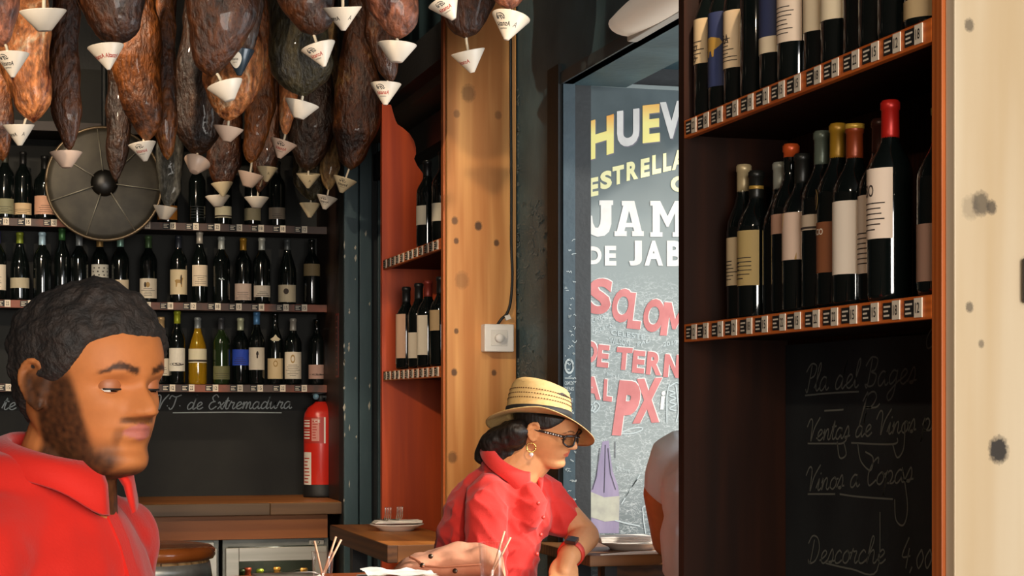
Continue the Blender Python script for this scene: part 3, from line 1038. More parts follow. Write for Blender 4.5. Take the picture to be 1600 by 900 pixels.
UPP = [(1078, '#1c1c1c', 'slim', (30, 100), '#c9ad85', 'lines', (('LARGO', .135, .012, -.35, .045), ('PERO', .105, .012, -.35, .04)), 'dark bottle with tan two word label at the far end, upper near shelf'),
       (1107, '#1c1c1c', 'slim', (20, 136), '#2a3358', 'bull', (), 'dark bottle with blue label and tan bull figure'),
       (1131, '#1c1c1c', 'slim', (17, 107), '#d8bb95', 'lines', (('RIBERA', .12, .018, -.42, .055),), 'dark bottle with cream label lettered in black beside the blue bull label'),
       (1157, '#1c1c1c', 'bordeaux', None, None, '', (), 'plain dark bottle next to the black lettered cream label'),
       (1187, '#1c1c1c', 'bordeaux', (-20, 84), '#2b3150', 'low', (), 'dark bottle with navy label above a cream strip'),
       (1215, '#1c1c1c', 'bordeaux', (-40, 67), '#dfc7ae', 'lines', (), 'dark bottle with long pinkish cream label beside the navy label'),
       (1256, '#1c1c1c', 'bordeaux', (-60, 50), '#dfcaa8', '', (), 'dark bottle with cream label whose lower edge is the lower of two'),
       (1283, '#1c1c1c', 'bordeaux', (-70, 32), '#e0cdab', '', (), 'dark bottle with cream label whose lower edge is the higher of two'),
       (1318, '#1c1c1c', 'bordeaux', None, None, '', (), 'unlabelled dark bottle right after the two cream labels, upper near shelf'),
       (1342, '#1c1c1c', 'bordeaux', None, None, '', (), 'unlabelled dark bottle in the middle of three plain ones'),
       (1372, '#1c1c1c', 'bordeaux', None, None, '', (), 'unlabelled dark bottle last before the one with a pale foot'),
       (1414, '#b9a070', 'burgundy', (0, 30), '#b59a70', '', (), 'bottle with a pale tan label next to pale pine board, upper shelf')]


def place_row(rows, z, group, x0, y_lim=(0, 9), tops={}):
    done = []
    for (px, cap, kind, lr, lc, st, words, txt) in reversed(rows):
        r = PROF[kind][1]
        best = None
        for k in range(36):
            X = x0 + .044 + k * .005
            # centre so that the left silhouette falls on px
            q = on_x(px, 500, X)
            Z = q.dot(FW)
            c = on_x(px + r * F / Z, 500, X)
            if c.y + r > y_lim[1] or c.y - r < y_lim[0]:
                c.y = min(max(c.y, y_lim[0] + r), y_lim[1] - r)
            if all((c.xy - d.xy).length > r + dr + .0005 for d, dr in done):
                best = c
                break
        if best is None:
            print('NO ROOM', txt)
            best = c
        done.append((best, r))
        Z = best.dot(FW)
        lab, ext = None, []
        if lr:
            h = lambda yy: (HOR - yy) / F * (Z - .02) + EYE - z
            zz0, zz1 = max(h(lr[1]), .014), min(h(lr[0]), .2)
            if zz1 < zz0 + .012:
                zz1 = zz0 + .02
            if st == 'low':
                ext.append(label_mesh(kind, labm('#dcc7a6'), zz0, zz0 + .03, 68, ''))
                zz0 += .03
                st = ''
            lab = label_mesh(kind, labm(lc), zz0, zz1, 72, st, [(t_, max(zz0 + .004, min(zh, zz1 - hh - .004)), hh, an, wd) for t_, zh, hh, an, wd in words], seed=px,
                             ink=labm('#efe2cc') if 'PALACIO' in str(words) else None)
        if 'oval emblem' in txt:
            mbx = MB()
            disc(mbx, r, -.35, .178, .013, .017, 0, .0012)
            disc(mbx, r, -.35, .178, .010, .014, 1, .0016)
            disc(mbx, r, -.35, .178, .006, .009, 0, .002, shape=FIG)
            ext.append(mbx.mesh('label', [labm('#b08f56'), m_ink]))
        if cap == '#8a3a18':
            ext.append(MB().lathe([(.0158, .292), (.0168, .292), (.0168, .3), (.0, .3)], 20).mesh('capsule_disc', capm('#c49a3a')))
        if 'gold ringed' in txt:
            ext.append(MB().lathe([(.0146, .262), (.0153, .263), (.0153, .268), (.0146, .269)], 20, cap=False).mesh('neck_ring', capm('#b08a3c')))
        sc_ = 1.0
        if px in tops:
            sc_ = ((HOR - tops[px]) / F * Z + EYE - z) / (PROF[kind][0][-1][1])
            print('scale', px, round(sc_, 3))
            sc_ = min(1.1, max(.94, sc_))
        ob_ = bottle((best.x, best.y, z + .0008), txt, group, kind, cap, lab, R(-90) + random.uniform(-.08, .08), None, cap == '#c2501f', extra=ext)
        ob_.scale = (1, 1, sc_)
    return done


place_row(LOW, zl[0], 'wine bottles on the lower near shelf', Xf, y_lim=(Y0n + .006, Y1n - .002), tops={1136: 259, 1192: 262, 1206: 224, 1253: 207, 1277: 194, 1302: 197, 1342: 188, 1356: 140, 1434: 168})
place_row(UPP, zl[1], 'wine bottles on the upper near shelf', Xf, y_lim=(Y0n + .006, Y1n - .002))

# ---- bottles of the middle shelf
MLOW = [(619, '#222222', 'bordeaux', (487, 560), '#c9a184', '', (), 'dark bottle with a portrait of a man in a hat on its label'),
        (638, '#222222', 'bordeaux', (520, 560), '#d7c8b0', '', (), 'dark bottle with a cream label edge beside the portrait label'),
        (652, '#7a2c22', 'bordeaux', (493, 555), '#d8cbb4', '', (), 'dull red capped bottle with narrow tall white label'),
        (672, '#222222', 'bordeaux', (485, 517), '#b89a70', '', (), 'dark bottle with rounded tan label against the honey pine board')]
MUPP = [(651, '#1c1c1c', 'bordeaux', (322, 352), '#d9cdb4', '', (), 'dark bottle with cream label on the scroll-cut shelf, farther of two'),
        (675, '#1c1c1c', 'bordeaux', (318, 346), '#d9cdb4', '', (), 'dark bottle with cream label on the scroll-cut shelf, closer of two')]
d1 = place_row(MLOW, zm[0], 'wine bottles on the lower shelf by the honey pine board', Xm, y_lim=(5.6, 6.48))
place_row(MUPP, zm[1], 'wine bottles on the upper shelf by the honey pine board', Xm, y_lim=(5.6, 6.48))
pb = next(o for o in bpy.data.objects if o.get('label', '').startswith('dark bottle with a portrait'))
mbx = MB()
r = .0375
h0 = .06
disc(mbx, r, -.45, h0 + .01, .011, .018, 0, .0014)                                   # face
disc(mbx, r, -.45, h0 + .037, .013, .011, 1, .0018, shape=[(-1, -.7), (1.25, -.9), (1.1, -.5), (.8, -.4), (.7, .8), (-.7, .9), (-.8, -.4)])   # hat
disc(mbx, r, -.45, h0 - .022, .020, .016, 2, .0010, shape=[(-1, -1), (1, -1), (.8, .2), (.3, .8), (-.3, .8), (-.8, .2)])     # shirt
link('label', mbx.mesh('label', [labm('#b9805c'), labm('#4a2e1e'), labm('#e2d6c4')]), pb)

# ================================================================== BACK COUNTER, FRIDGES, BARREL
m_ctop = wood('counter_top_wood', '#b5733a', '#8a4f22', 'X', 10, .4)
m_cedge = wood('counter_edge_wood', '#5c4630', '#3a2a1b', 'X', 10, .5)
m_apron = wood('apron_wood', '#a0602a', '#7a4218', 'X', 8, .5)
YC = 7.52
zc = on_y(370, 786, YC).z
bc = thing('back_counter', (.4, 7.85, 0), 'long wooden back bar counter under the bottle shelves with a worn front edge', 'counter')
MB().box((-.6, YC, zc - .03), (1.398, 8.165, zc), 0, .003).build('worktop', m_ctop, bc)
MB().box((-.6, YC - .02, zc - .052), (on_y(421, 800, YC).x, YC + .02, zc - .001), 0, .003).build('edge_board', m_cedge, bc)
MB().box((on_y(421.5, 800, YC).x, YC - .02, zc - .052), (on_y(534, 800, YC).x, YC + .02, zc - .0015), 0, .003).build('edge_board', wood('counter_edge_worn', '#7a5836', '#4d3520', 'X', 12, .5), bc)
MB().box((-.6, YC + .035, zc - .155), (on_y(514, 830, YC).x, YC + .06, zc - .031)).build('apron', m_apron, bc)
MB().box((-.6, 7.9, 0), (1.395, 8.15, zc - .031)).build('carcass', m_black, bc)

m_steel = M('brushed_steel', '#a9a79d', '#bdbab0', 30, (.05, 1, 1), rough=.38, metal=.65)
m_steeld = M('grey_steel', '#6b6d68', '#7a7b75', 8, rough=.45, metal=.6)
m_fglass = M('fridge_inside', '#2a3020', '#1c2117', 4, rough=.5)
m_pane = glass('fridge_glass', '#f4f7f2', .02)


def fridge(x0, x1, label):
    t = thing('bar_fridge', ((x0 + x1) / 2, 7.7, 0), label, 'fridge', 'steel fridges under the back counter')
    zt = on_y(440, 842, 7.6).z
    zd = on_y(440, 854, 7.6).z
    b = MB()
    b.box((x0 - .01, 7.60, .05), (x0 + .012, 7.895, zt))
    b.box((x1 - .012, 7.60, .05), (x1 + .01, 7.895, zt))
    b.box((x0 + .012, 7.60, zd + .004), (x1 - .012, 7.895, zt))
    b.box((x0 + .012, 7.60, .05), (x1 - .012, 7.895, .12))
    b.box((x0 + .012, 7.87, .12), (x1 - .012, 7.895, zd + .004), 1)
    b.box((x0 + .012, 7.62, zd - .41), (x1 - .012, 7.87, zd - .40), 1)
    b.build('body', [m_steeld, m_fglass], t)
    wx = (x1 - x0)
    ix0, ix1, iz1, iz0 = x0 + .055, x1 - .05, zd - .058, .2
    d = MB()
    d.box((x0, 7.57, .13), (ix0, 7.598, zd), 0, .002)
    d.box((ix1, 7.57, .13), (x1, 7.598, zd), 0, .002)
    d.box((ix0, 7.57, iz1), (ix1, 7.598, zd), 0, .002)
    d.box((ix0, 7.57, .13), (ix1, 7.598, iz0), 0, .002)
    dd = d.build('door', m_steel, t)
    MB().box((ix0, 7.580, iz0), (ix1, 7.584, iz1)).build('pane', m_pane, dd)
    hg = MB().box((x1 - .075, 7.585, zd + .006), (x1 - .01, 7.6, zt - .006), 0, .002)
    hg.lathe([(.006, 0), (.006, .004), (0, .005)], 12, 0, (x1 - .035, 7.585, (zd + zt) / 2), (0, -1, 0))
    hg.lathe([(.006, 0), (.006, .004), (0, .005)], 12, 0, (x1 - .06, 7.585, (zd + zt) / 2), (0, -1, 0))
    hg.build('hinge', m_steel, t)
    for sx in (x0 + .04, x1 - .04):
        MB().lathe([(.02, 0), (.02, .05)], 12, 0, (sx, 7.75, 0)).build('foot', m_black, t)
    light('fridge_lamp', 'POINT', ((x0 + x1) / 2, 7.66, zd - .02), ((x0 + x1) / 2, 7.66, 0), 1.6, (1, .9, .72), .02)
    return zd - .4


fx = [on_y(px, 870, 7.57).x for px in (195, 339, 353, 511)]
fridge(fx[0], fx[1], 'steel bar fridge partly hidden behind the wooden barrel')
zs = fridge(fx[2], fx[3], 'steel bar fridge with glass door and round bolted hinge, right of the barrel')
for px, ht, m, cap, txt in ((377, .3, 'g', '#2d3a1c', 'green bottle furthest left inside the bar fridge'), (387, .3, 'g', '#a8432a', 'green bottle with red cap inside the bar fridge'),
                            (406, .3, 'y', '#a5b23a', 'yellow green bottle inside the bar fridge'), (433, .3, 'y', '#c98a3c', 'amber bottle in the middle of the bar fridge'),
                            (475, .3, 'y', '#cf9448', 'amber bottle nearest the hinge inside the bar fridge')):
    Yq = 7.68 + (.0 if px in (377, 406, 475) else .08)
    p = on_y(px, 880, Yq)
    bottle((p.x, Yq, zs + .0005), txt, 'bottles cooling in the bar fridge', 'bordeaux', cap, None, 0, GL[m])

# barrel
m_stave = wood('barrel_oak', '#c09763', '#94693c', 'Z', 12, .55)
m_hoop = M('galvanised_hoop', '#a6a8a4', '#7d807d', 10, rough=.4, metal=.7)
m_lid = M('varnished_lid', '#8a4a1e', '#6a3413', 6, (1, .1, 1), rough=.22, coat=.4)
pz = P(230, 851, 6.35)
br = thing('wine_barrel', (pz.x, pz.y, 0), 'oak wine barrel with a varnished brown lid and steel hoop, used as a table', 'barrel')
BH = pz.z


def brad(z):
    return .205 + .055 * math.sin(math.pi * min(max(z / BH, 0), 1))


nst = 22
for i in range(nst):
    a0, a1 = 2 * math.pi * (i + .03) / nst, 2 * math.pi * (i + .97) / nst
    rg = []
    for k in range(9):
        z = .02 + (BH - .05) * k / 8
        r_ = brad(z)
        rg.append([Vector((pz.x + rr_ * math.cos(a), pz.y + rr_ * math.sin(a), z)) for rr_, a in ((r_, a0), (r_ + .003, (a0 + a1) / 2), (r_, a1), (r_ - .025, a1), (r_ - .025, a0))])
    MB().rings(rg, 0, False).build('stave', m_stave, br)
for z0, z1 in ((BH - .115, BH - .06), (BH - .33, BH - .28), (.3, .35), (.06, .12)):
    MB().lathe([(brad(z0) + .0035, z0), (brad(z0) + .006, z0), (brad(z1) + .006, z1), (brad(z1) + .0035, z1)], 40, 0, (pz.x, pz.y, 0), cap=False).build('hoop', m_hoop, br)
MB().lathe([(.0, BH - .055), (.20, BH - .055), (.232, BH - .048), (.240, BH - .034), (.238, BH - .016), (.225, BH - .004), (.2, BH), (0, BH + .001)], 48, 0, (pz.x, pz.y, 0)).build('lid', m_lid, br)

# ================================================================== FAN
pf = P(163, 287, 7.55)
fan = thing('wall_fan', tuple(pf), 'big round dark fan disc with thin radial ribs, hanging before the top bottle shelf', 'fan')
m_fan = M('dusty_fan_grey', '#3a362e', '#4c473c', 12, rough=.55, metal=.4)
m_fanrim = M('fan_rim', '#6a5a44', '#7a6850', 10, rough=.4, metal=.6)
m_fanrib = M('fan_rib', '#a8a290', rough=.4, metal=.5)
RF = 88 / F * 7.55
ax = (P(163, 287, 7.55) - Vector((0, 0, EYE))).normalized() * -1
ax = Vector((ax.x, ax.y, 0)).normalized()
MB().lathe([(0, -.05), (RF * .5, -.05), (RF * .9, -.03), (RF * .99, -.008), (RF * .99, .002), (RF * .9, .008), (RF * .5, .018), (.05, .022), (0, .022)], 56, 0, pf, ax).build('guard_disc', m_fan, fan)
bx, by, bz = basis(ax)
MB().tube([pf + (bx * math.cos(t) + by * math.sin(t)) * RF for t in [2 * math.pi * k / 56 for k in range(57)]], .0065, 8).build('rim', m_fanrim, fan)
MB().lathe([(.056, .018), (.056, .030), (.045, .038), (.025, .046), (0, .048)], 28, 0, pf, ax).build('hub', M('fan_hub', '#15130f', rough=.35), fan)
for k in range(7):
    t = R(20) + 2 * math.pi * k / 7
    d_ = bx * math.cos(t) + by * math.sin(t)
    MB().tube([pf + ax * .036 + d_ * .05, pf + ax * .024 + d_ * RF * .5, pf + ax * .012 + d_ * RF * .97], .0026, 6).build('rib', m_fanrib, fan)
MB().tube([pf - ax * .045, pf - ax * .05 + Vector((0, 0, .3)), (pf.x, pf.y + .05, 3.71)], .012, 8).build('hanger', m_black, fan)

# ================================================================== FIRE EXTINGUISHER
m_fred = M('extinguisher_red', '#c4271a', rough=.3, coat=.4)
pe = on_y(501, 772, 7.93)
ez = zc + .001
fe = thing('fire_extinguisher', (pe.x, pe.y, ez), 'red fire extinguisher with white printed label standing on the back counter', 'extinguisher')
ER = 27 / F * 7.8
eh = .372
MB().lathe([(.0, .045), (ER * .97, .046), (ER, .052), (ER, eh * .94), (ER * .95, eh * 1.0), (ER * .75, eh * 1.07), (ER * .4, eh * 1.12), (ER * .3, eh * 1.14), (0, eh * 1.14)], 36, 0, (pe.x, pe.y, ez)).build('cylinder', m_fred, fe)
MB().lathe([(0, 0), (ER * 1.02, 0), (ER * 1.04, .01), (ER * 1.02, .055), (ER * .98, .058), (0, .058)], 32, 0, (pe.x, pe.y, ez)).build('base_ring', M('rubber_black', '#111111', rough=.6), fe)
v = MB().lathe([(.016, eh * 1.13), (.016, eh * 1.2), (.012, eh * 1.22), (0, eh * 1.22)], 16, 0, (pe.x, pe.y, ez))
v.obox((pe.x + .01, pe.y - .005, ez + eh * 1.25), (.05, 0, .008), (0, .009, 0), (0, 0, .004))
v.obox((pe.x + .01, pe.y - .005, ez + eh * 1.2), (.045, 0, 0), (0, .009, 0), (0, 0, .004))
v.build('valve', m_black, fe)
MB().lathe([(.013, 0), (.013, .012), (0, .013)], 14, 0, (pe.x - .02, pe.y - .012, ez + eh * 1.2), (-.6, -1, 0)).build('gauge', M('gauge_blue', '#5c7f92', rough=.4), fe)
MB().tube(catmull([(pe.x + .02, pe.y, ez + eh * 1.18), (pe.x + .06, pe.y, ez + eh * 1.15), (pe.x + ER + .012, pe.y, ez + eh * .9), (pe.x + ER + .012, pe.y, ez + eh * .4)]), .008, 8).build('hose', m_black, fe)
lm = MB()


def epatch(mb, a0, a1, z0, z1, mi, d):
    vs = []
    for i in range(9):
        a = a0 + (a1 - a0) * i / 8
        vs += [(pe.x + (ER + d) * math.sin(a), pe.y - (ER + d) * math.cos(a), ez + z) for z in (z0, z1)]
    mb.add(vs, [(2 * i, 2 * i + 2, 2 * i + 3, 2 * i + 1) for i in range(8)], mi, True)


er = random.Random(5)
epatch(lm, -1.45, -.75, .05, .2, 0, .0008)
epatch(lm, -1.5, .12, .24, .355, 1, .0008)
epatch(lm, -.72, -.25, .25, .35, 2, .0013)
epatch(lm, .02, .12, .24, .355, 0, .0013)
for i in range(7):
    epatch(lm, -1.4, -.85, .26 + i * .013, .262 + i * .013 + er.random() * .006, 0, .0013)
    epatch(lm, -.66, -.32 - er.random() * .15, .262 + i * .012, .266 + i * .012, 1, .0016)
for i in range(8):
    epatch(lm, -1.38, -.85 - er.random() * .2, .065 + i * .015, .070 + i * .015, 1, .0013)
write(lm, 'CE', lambda u, v: Vector((pe.x + (ER + .002) * math.sin(-.55 + .35 * u), pe.y - (ER + .002) * math.cos(-.55 + .35 * u), ez + .332 + .012 * v)), 0, .01)
lm.build('printed_label', [M('label_white_ext', '#d9d2c4', rough=.5), M('label_red_ext', '#a8281c', rough=.5), M('label_pink_ext', '#c9867a', rough=.5)], fe, fix=False)

# little framed red notice on the side panel of the back shelf
nt = thing('wall_notice', (xr - .004, 7.62, 1.9), 'narrow red framed notice on the dark side panel by the teal column', 'notice')
za, zbn = on_x(528, 590, xr).z, on_x(528, 490, xr).z
MB().box((xr - .008, 7.57, za), (xr - .0005, 7.64, zbn)).build('frame', M('notice_red', '#6e2015', rough=.5), nt)
nm = MB().box((xr - .0095, 7.585, za + .01), (xr - .008, 7.625, zbn - .01))
nm.build('card', M('notice_dark', '#2a1410', rough=.5), nt)
nm = MB()
for i in range(9):
    z = za + .03 + i * .026
    nm.add([(xr - .0105, 7.59, z), (xr - .0105, 7.615, z), (xr - .0105, 7.615, z + .006), (xr - .0105, 7.59, z + .006)], [(0, 1, 2, 3)])
nm.build('printed_lines', M('notice_print', '#8f5a48', rough=.6), nt, fix=False)

# ================================================================== DIMMER AND CABLE ON THE PINE BOARD
YP = 5.53
ds_ = thing('dimmer_switch', tuple(on_y(780, 528, YP - .02)), 'square white dimmer switch with a round knob on the honey pine board', 'switch')
a, b_ = on_y(757.5, 549.5, YP - .05), on_y(803.5, 506.5, YP - .05)
MB().box((a.x, YP - .048, a.z), (b_.x, YP - .0005, b_.z), 0, .004).build('box', M('switch_white', '#e9e6e0', rough=.4), ds_)
cx, cz = (a.x + b_.x) / 2 - .002, (a.z + b_.z) / 2 - .001
MB().box((cx - .026, YP - .051, cz - .024), (cx + .028, YP - .0478, cz + .026), 0, .001).build('face_plate', M('switch_plate', '#dedad2', rough=.4), ds_)
MB().lathe([(.0145, 0), (.0140, .012), (.012, .017), (0, .018)], 28, 0, (cx, YP - .0505, cz), (0, -1, 0)).build('knob', M('knob_white', '#f1eee8', rough=.35), ds_)
cbp = [on_y(x, y, YP - .012) for x, y in ((777, 508), (784, 498), (792, 490), (798, 470), (800.5, 430), (799, 380), (799, 300), (798, 100), (798, -100))]
cable = MB().tube(catmull(cbp, 8), .0045, 8).build('wall_cable', m_black)
tag(cable, 'thin black cable running up the edge of the honey pine board', 'cable')
pc = on_y(793, 496, YP - .012)
MB().obox(pc, (.008, 0, .003), (0, .006, 0), (-.003, 0, .007)).build('clip', M('clip_white', '#e6e0d6', rough=.5), cable)

# small dark switch at the frame's right edge on the pale board
psx = on_y(1600, 440, 2.36)
sw = tag(MB().box((psx.x - .005, 2.335, psx.z - .032), (psx.x + .06, 2.3595, psx.z + .035), 0, .004).build('wall_switch', M('switch_black', '#1a1512', rough=.5)), 'small black fitting on the pale pine board at the picture edge', 'switch')

# ================================================================== PORCH BEYOND THE DOOR, CHALK SIGN
YS = 5.14
m_slate = M('grey_slate', '#3a4a50', '#56646a', 3, rough=.85, bump=.03, bscale=60, lo=.3, hi=.7)
m_gnd = M('street_paving', '#8d8880', '#777269', 6, rough=.9)
struct(MB().box((XW + .09, -3.2, -.02), (5.4, 8.4, .002)).build('pavement', m_gnd))
sx0 = on_y(910, 400, YS).x
sx1 = sx0 + .86
st = on_y(911, 134, YS).z
sg = thing('chalk_sign', (sx0 + .4, YS, 0), 'tall hazy chalkboard wall sign with yellow, white and pink painted food lettering beyond the doorway', 'sign')
zsr = [on_y(960, y, YS).z for y in (800, 330, 240)]
ms, nt_, bs_ = nodes_of('sign_slate')
bs_.inputs['Roughness'].default_value = .85
geo = N(nt_, 'ShaderNodeNewGeometry')
sep = N(nt_, 'ShaderNodeSeparateXYZ')
nt_.links.new(geo.outputs['Position'], sep.inputs[0])
nz = N(nt_, 'ShaderNodeTexNoise')
nz.inputs['Scale'].default_value = 5
nz.inputs['Detail'].default_value = 8
nt_.links.new(geo.outputs['Position'], nz.inputs['Vector'])
cr_ = N(nt_, 'ShaderNodeValToRGB')
cr_.color_ramp.elements[0].position = .3
cr_.color_ramp.elements[0].color = lin('#3a4446')
cr_.color_ramp.elements[1].position = .7
cr_.color_ramp.elements[1].color = lin('#545e60')
nt_.links.new(nz.outputs['Fac'], cr_.inputs[0])
# daylight glare painted into the slate as grey haze, fading towards top and foot
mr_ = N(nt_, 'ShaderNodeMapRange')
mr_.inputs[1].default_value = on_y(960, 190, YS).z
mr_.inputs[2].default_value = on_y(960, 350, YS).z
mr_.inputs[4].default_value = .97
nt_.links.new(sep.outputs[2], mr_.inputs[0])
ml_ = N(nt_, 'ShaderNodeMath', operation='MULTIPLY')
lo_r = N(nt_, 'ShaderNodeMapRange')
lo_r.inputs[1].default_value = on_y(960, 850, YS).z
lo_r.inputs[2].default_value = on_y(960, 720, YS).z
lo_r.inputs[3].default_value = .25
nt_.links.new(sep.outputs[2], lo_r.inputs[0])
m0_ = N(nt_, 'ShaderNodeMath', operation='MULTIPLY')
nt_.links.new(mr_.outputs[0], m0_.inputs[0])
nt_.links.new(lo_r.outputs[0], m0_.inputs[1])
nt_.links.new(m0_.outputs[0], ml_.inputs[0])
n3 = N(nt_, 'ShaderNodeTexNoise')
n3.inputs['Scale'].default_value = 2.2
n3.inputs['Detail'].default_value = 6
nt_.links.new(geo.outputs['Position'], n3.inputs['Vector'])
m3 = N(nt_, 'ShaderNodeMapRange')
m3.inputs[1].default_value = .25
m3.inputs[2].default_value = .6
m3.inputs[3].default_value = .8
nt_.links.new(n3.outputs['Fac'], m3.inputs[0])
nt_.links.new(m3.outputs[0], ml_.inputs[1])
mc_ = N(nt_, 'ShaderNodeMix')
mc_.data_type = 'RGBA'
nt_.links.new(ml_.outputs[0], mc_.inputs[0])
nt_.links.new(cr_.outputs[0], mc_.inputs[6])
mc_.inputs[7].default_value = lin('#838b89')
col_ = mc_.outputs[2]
# faint handwriting all over the lower slate: thin wandering chalk lines
for sc_n, wid_, seed_ in ((16, .012, 0.0), (26, .016, 7.3), (34, .02, 3.1)):
    mp_ = N(nt_, 'ShaderNodeMapping')
    mp_.inputs['Scale'].default_value = (1, 1, 2.2)
    mp_.inputs['Location'].default_value = (seed_, seed_ * 2, seed_)
    mp_.inputs['Rotation'].default_value = (0, R(12 + seed_ * 9), 0)
    nt_.links.new(geo.outputs['Position'], mp_.inputs[0])
    nl_ = N(nt_, 'ShaderNodeTexNoise')
    nl_.inputs['Scale'].default_value = sc_n
    nl_.inputs['Detail'].default_value = 2.5
    nt_.links.new(mp_.outputs[0], nl_.inputs['Vector'])
    su_ = N(nt_, 'ShaderNodeMath', operation='SUBTRACT')
    su_.inputs[1].default_value = .5
    nt_.links.new(nl_.outputs['Fac'], su_.inputs[0])
    ab_ = N(nt_, 'ShaderNodeMath', operation='ABSOLUTE')
    nt_.links.new(su_.outputs[0], ab_.inputs[0])
    rr_ = N(nt_, 'ShaderNodeMapRange')
    rr_.inputs[1].default_value = wid_
    rr_.inputs[2].default_value = wid_ * .4
    rr_.inputs[4].default_value = .30
    nt_.links.new(ab_.outputs[0], rr_.inputs[0])
    rm_ = N(nt_, 'ShaderNodeMath', operation='MULTIPLY')
    zr_ = N(nt_, 'ShaderNodeMapRange')
    zr_.inputs[1].default_value = on_y(960, 420, YS).z
    zr_.inputs[2].default_value = on_y(960, 470, YS).z
    nt_.links.new(sep.outputs[2], zr_.inputs[0])
    nt_.links.new(rr_.outputs[0], rm_.inputs[0])
    nt_.links.new(zr_.outputs[0], rm_.inputs[1])
    mk_ = N(nt_, 'ShaderNodeMix')
    mk_.data_type = 'RGBA'
    nt_.links.new(rm_.outputs[0], mk_.inputs[0])
    nt_.links.new(col_, mk_.inputs[6])
    mk_.inputs[7].default_value = lin('#c8cdcb')
    col_ = mk_.outputs[2]
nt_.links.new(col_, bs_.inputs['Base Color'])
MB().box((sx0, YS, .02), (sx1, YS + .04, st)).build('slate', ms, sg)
MB().box((sx0 - .004, YS - .002, st), (sx1, YS + .04, st + .012)).build('top_strip', M('strip_grey', '#77807d', rough=.5), sg)
pl = lambda d=0: (lambda x, y: on_y(x, y, YS - .0005 - d * .4))
m_yel = M('paint_yellow', '#e2cf6a', '#d8c462', 20, rough=.8)


def yellow(yb, yt):
    my_, nty, bsy = nodes_of('paint_yellow_orange')
    bsy.inputs['Roughness'].default_value = .8
    g2 = N(nty, 'ShaderNodeNewGeometry')
    s2 = N(nty, 'ShaderNodeSeparateXYZ')
    nty.links.new(g2.outputs['Position'], s2.inputs[0])
    r2 = N(nty, 'ShaderNodeMapRange')
    r2.inputs[1].default_value = on_y(980, yb, YS).z
    r2.inputs[2].default_value = on_y(980, yt, YS).z
    nty.links.new(s2.outputs[2], r2.inputs[0])
    c2_ = N(nty, 'ShaderNodeValToRGB')
    c2_.color_ramp.elements[0].position = .45
    c2_.color_ramp.elements[0].color = lin('#e6da86')
    c2_.color_ramp.elements[1].color = lin('#e2953a')
    nty.links.new(r2.outputs[0], c2_.inputs[0])
    nty.links.new(c2_.outputs[0], bsy.inputs['Base Color'])
    return my_


my_ = yellow(240, 178)
my2_ = yellow(224, 150)
m_cream = M('paint_cream', '#e6dfa8', rough=.8)
m_wht = M('paint_white', '#d2cec8', '#c4c0ba', 20, rough=.8)
m_pnk = M('paint_pink', '#b97472', '#a86462', 14, rough=.85)
m_shadow = M('paint_outline_grey', '#6f6a72', rough=.85)
m_pur = M('paint_purple', '#8d8298', '#7d738a', 25, (1, 1, .2), rough=.85)


POLY = {   # hand-painted shapes: slab letters (with *) and plain heavy M and N
    'J*': [(.52, 1), (1, 1), (1, .87), (.94, .87), (.94, .35), (.86, .14), (.70, .03), (.45, 0), (.25, .06), (.12, .2), (.08, .45), (0, .48), (0, .58), (.27, .58), (.30, .38), (.38, .25), (.48, .25), (.55, .36), (.57, .5), (.57, .87), (.52, .87)],
    'A*': [(.25, 1), (.68, 1), (.93, .14), (1, .14), (1, 0), (.60, 0), (.60, .14), (.67, .14), (.64, .25), (.5, .25), (.5, .38), (.60, .38), (.50, .72), (.40, .38), (.499, .38), (.499, .25), (.37, .25), (.34, .14), (.42, .14), (.42, 0), (0, 0), (0, .14), (.08, .14), (.30, .87), (.25, .87)],
    'M*': [(0, 1), (0, .87), (.07, .87), (.07, .13), (0, .13), (0, 0), (.37, 0), (.37, .13), (.29, .13), (.29, .66), (.49, .28), (.55, .28), (.74, .66), (.74, .13), (.67, .13), (.67, 0), (1, 0), (1, .13), (.95, .13), (.95, .87), (1, .87), (1, 1), (.74, 1), (.52, .58), (.30, 1)],
    'M': [(0, 0), (0, 1), (.28, 1), (.5, .5), (.72, 1), (1, 1), (1, 0), (.74, 0), (.74, .58), (.56, .2), (.44, .2), (.26, .58), (.26, 0)],
    'N': [(0, 0), (0, 1), (.28, 1), (.70, .42), (.70, 1), (1, 1), (1, 0), (.74, 0), (.30, .6), (.30, 0)],
}


_ln = [0]


def letter(ch, x0, x1, yb0, yt0, m, dy=0.0, bold=.055, shear=0, outline=None, serif=None, d=0.001):
    """painted letter; pixel box with baseline falling by dy from its left to right edge"""
    _ln[0] += 1
    tiny = .00025 * (_ln[0] % 5)
    q = lambda ox, oy, dd: quadmap((x0 + ox, yb0 + oy), (x1 + ox, yb0 + dy + oy), (x0 + shear + ox, yt0 + oy), (x1 + shear + ox, yt0 + dy + oy), pl((dd * 1.6 if dd else 0) + tiny))
    if outline is not None:
        b_ = MB()
        if ch in POLY:
            b_.add([q(1.3, -1.1, 0)(u, v) for u, v in POLY[ch]], [tuple(range(len(POLY[ch])))])
        else:
            write(b_, ch, q(1.3, -1.1 if outline is m_wht else 1.6, 0), 0, bold)
        b_.build('letter_edge', outline, sg, fix=False)
    b_ = MB()
    key = ch + '*' if serif else ch
    if key in POLY:
        b_.add([q(0, 0, d)(u, v) for u, v in POLY[key]], [tuple(range(len(POLY[key])))])
    else:
        write(b_, ch, q(0, 0, d), 0, bold)
    if False:
        for (sx_, sy_, sw_, sh_) in serif:
            b_.add([pl(d)(sx_ - sw_ / 2, sy_), pl(d)(sx_ + sw_ / 2, sy_), pl(d)(sx_ + sw_ / 2, sy_ + sh_), pl(d)(sx_ - sw_ / 2, sy_ + sh_)], [(0, 1, 2, 3)])
    b_.build('letter', m, sg, fix=False)


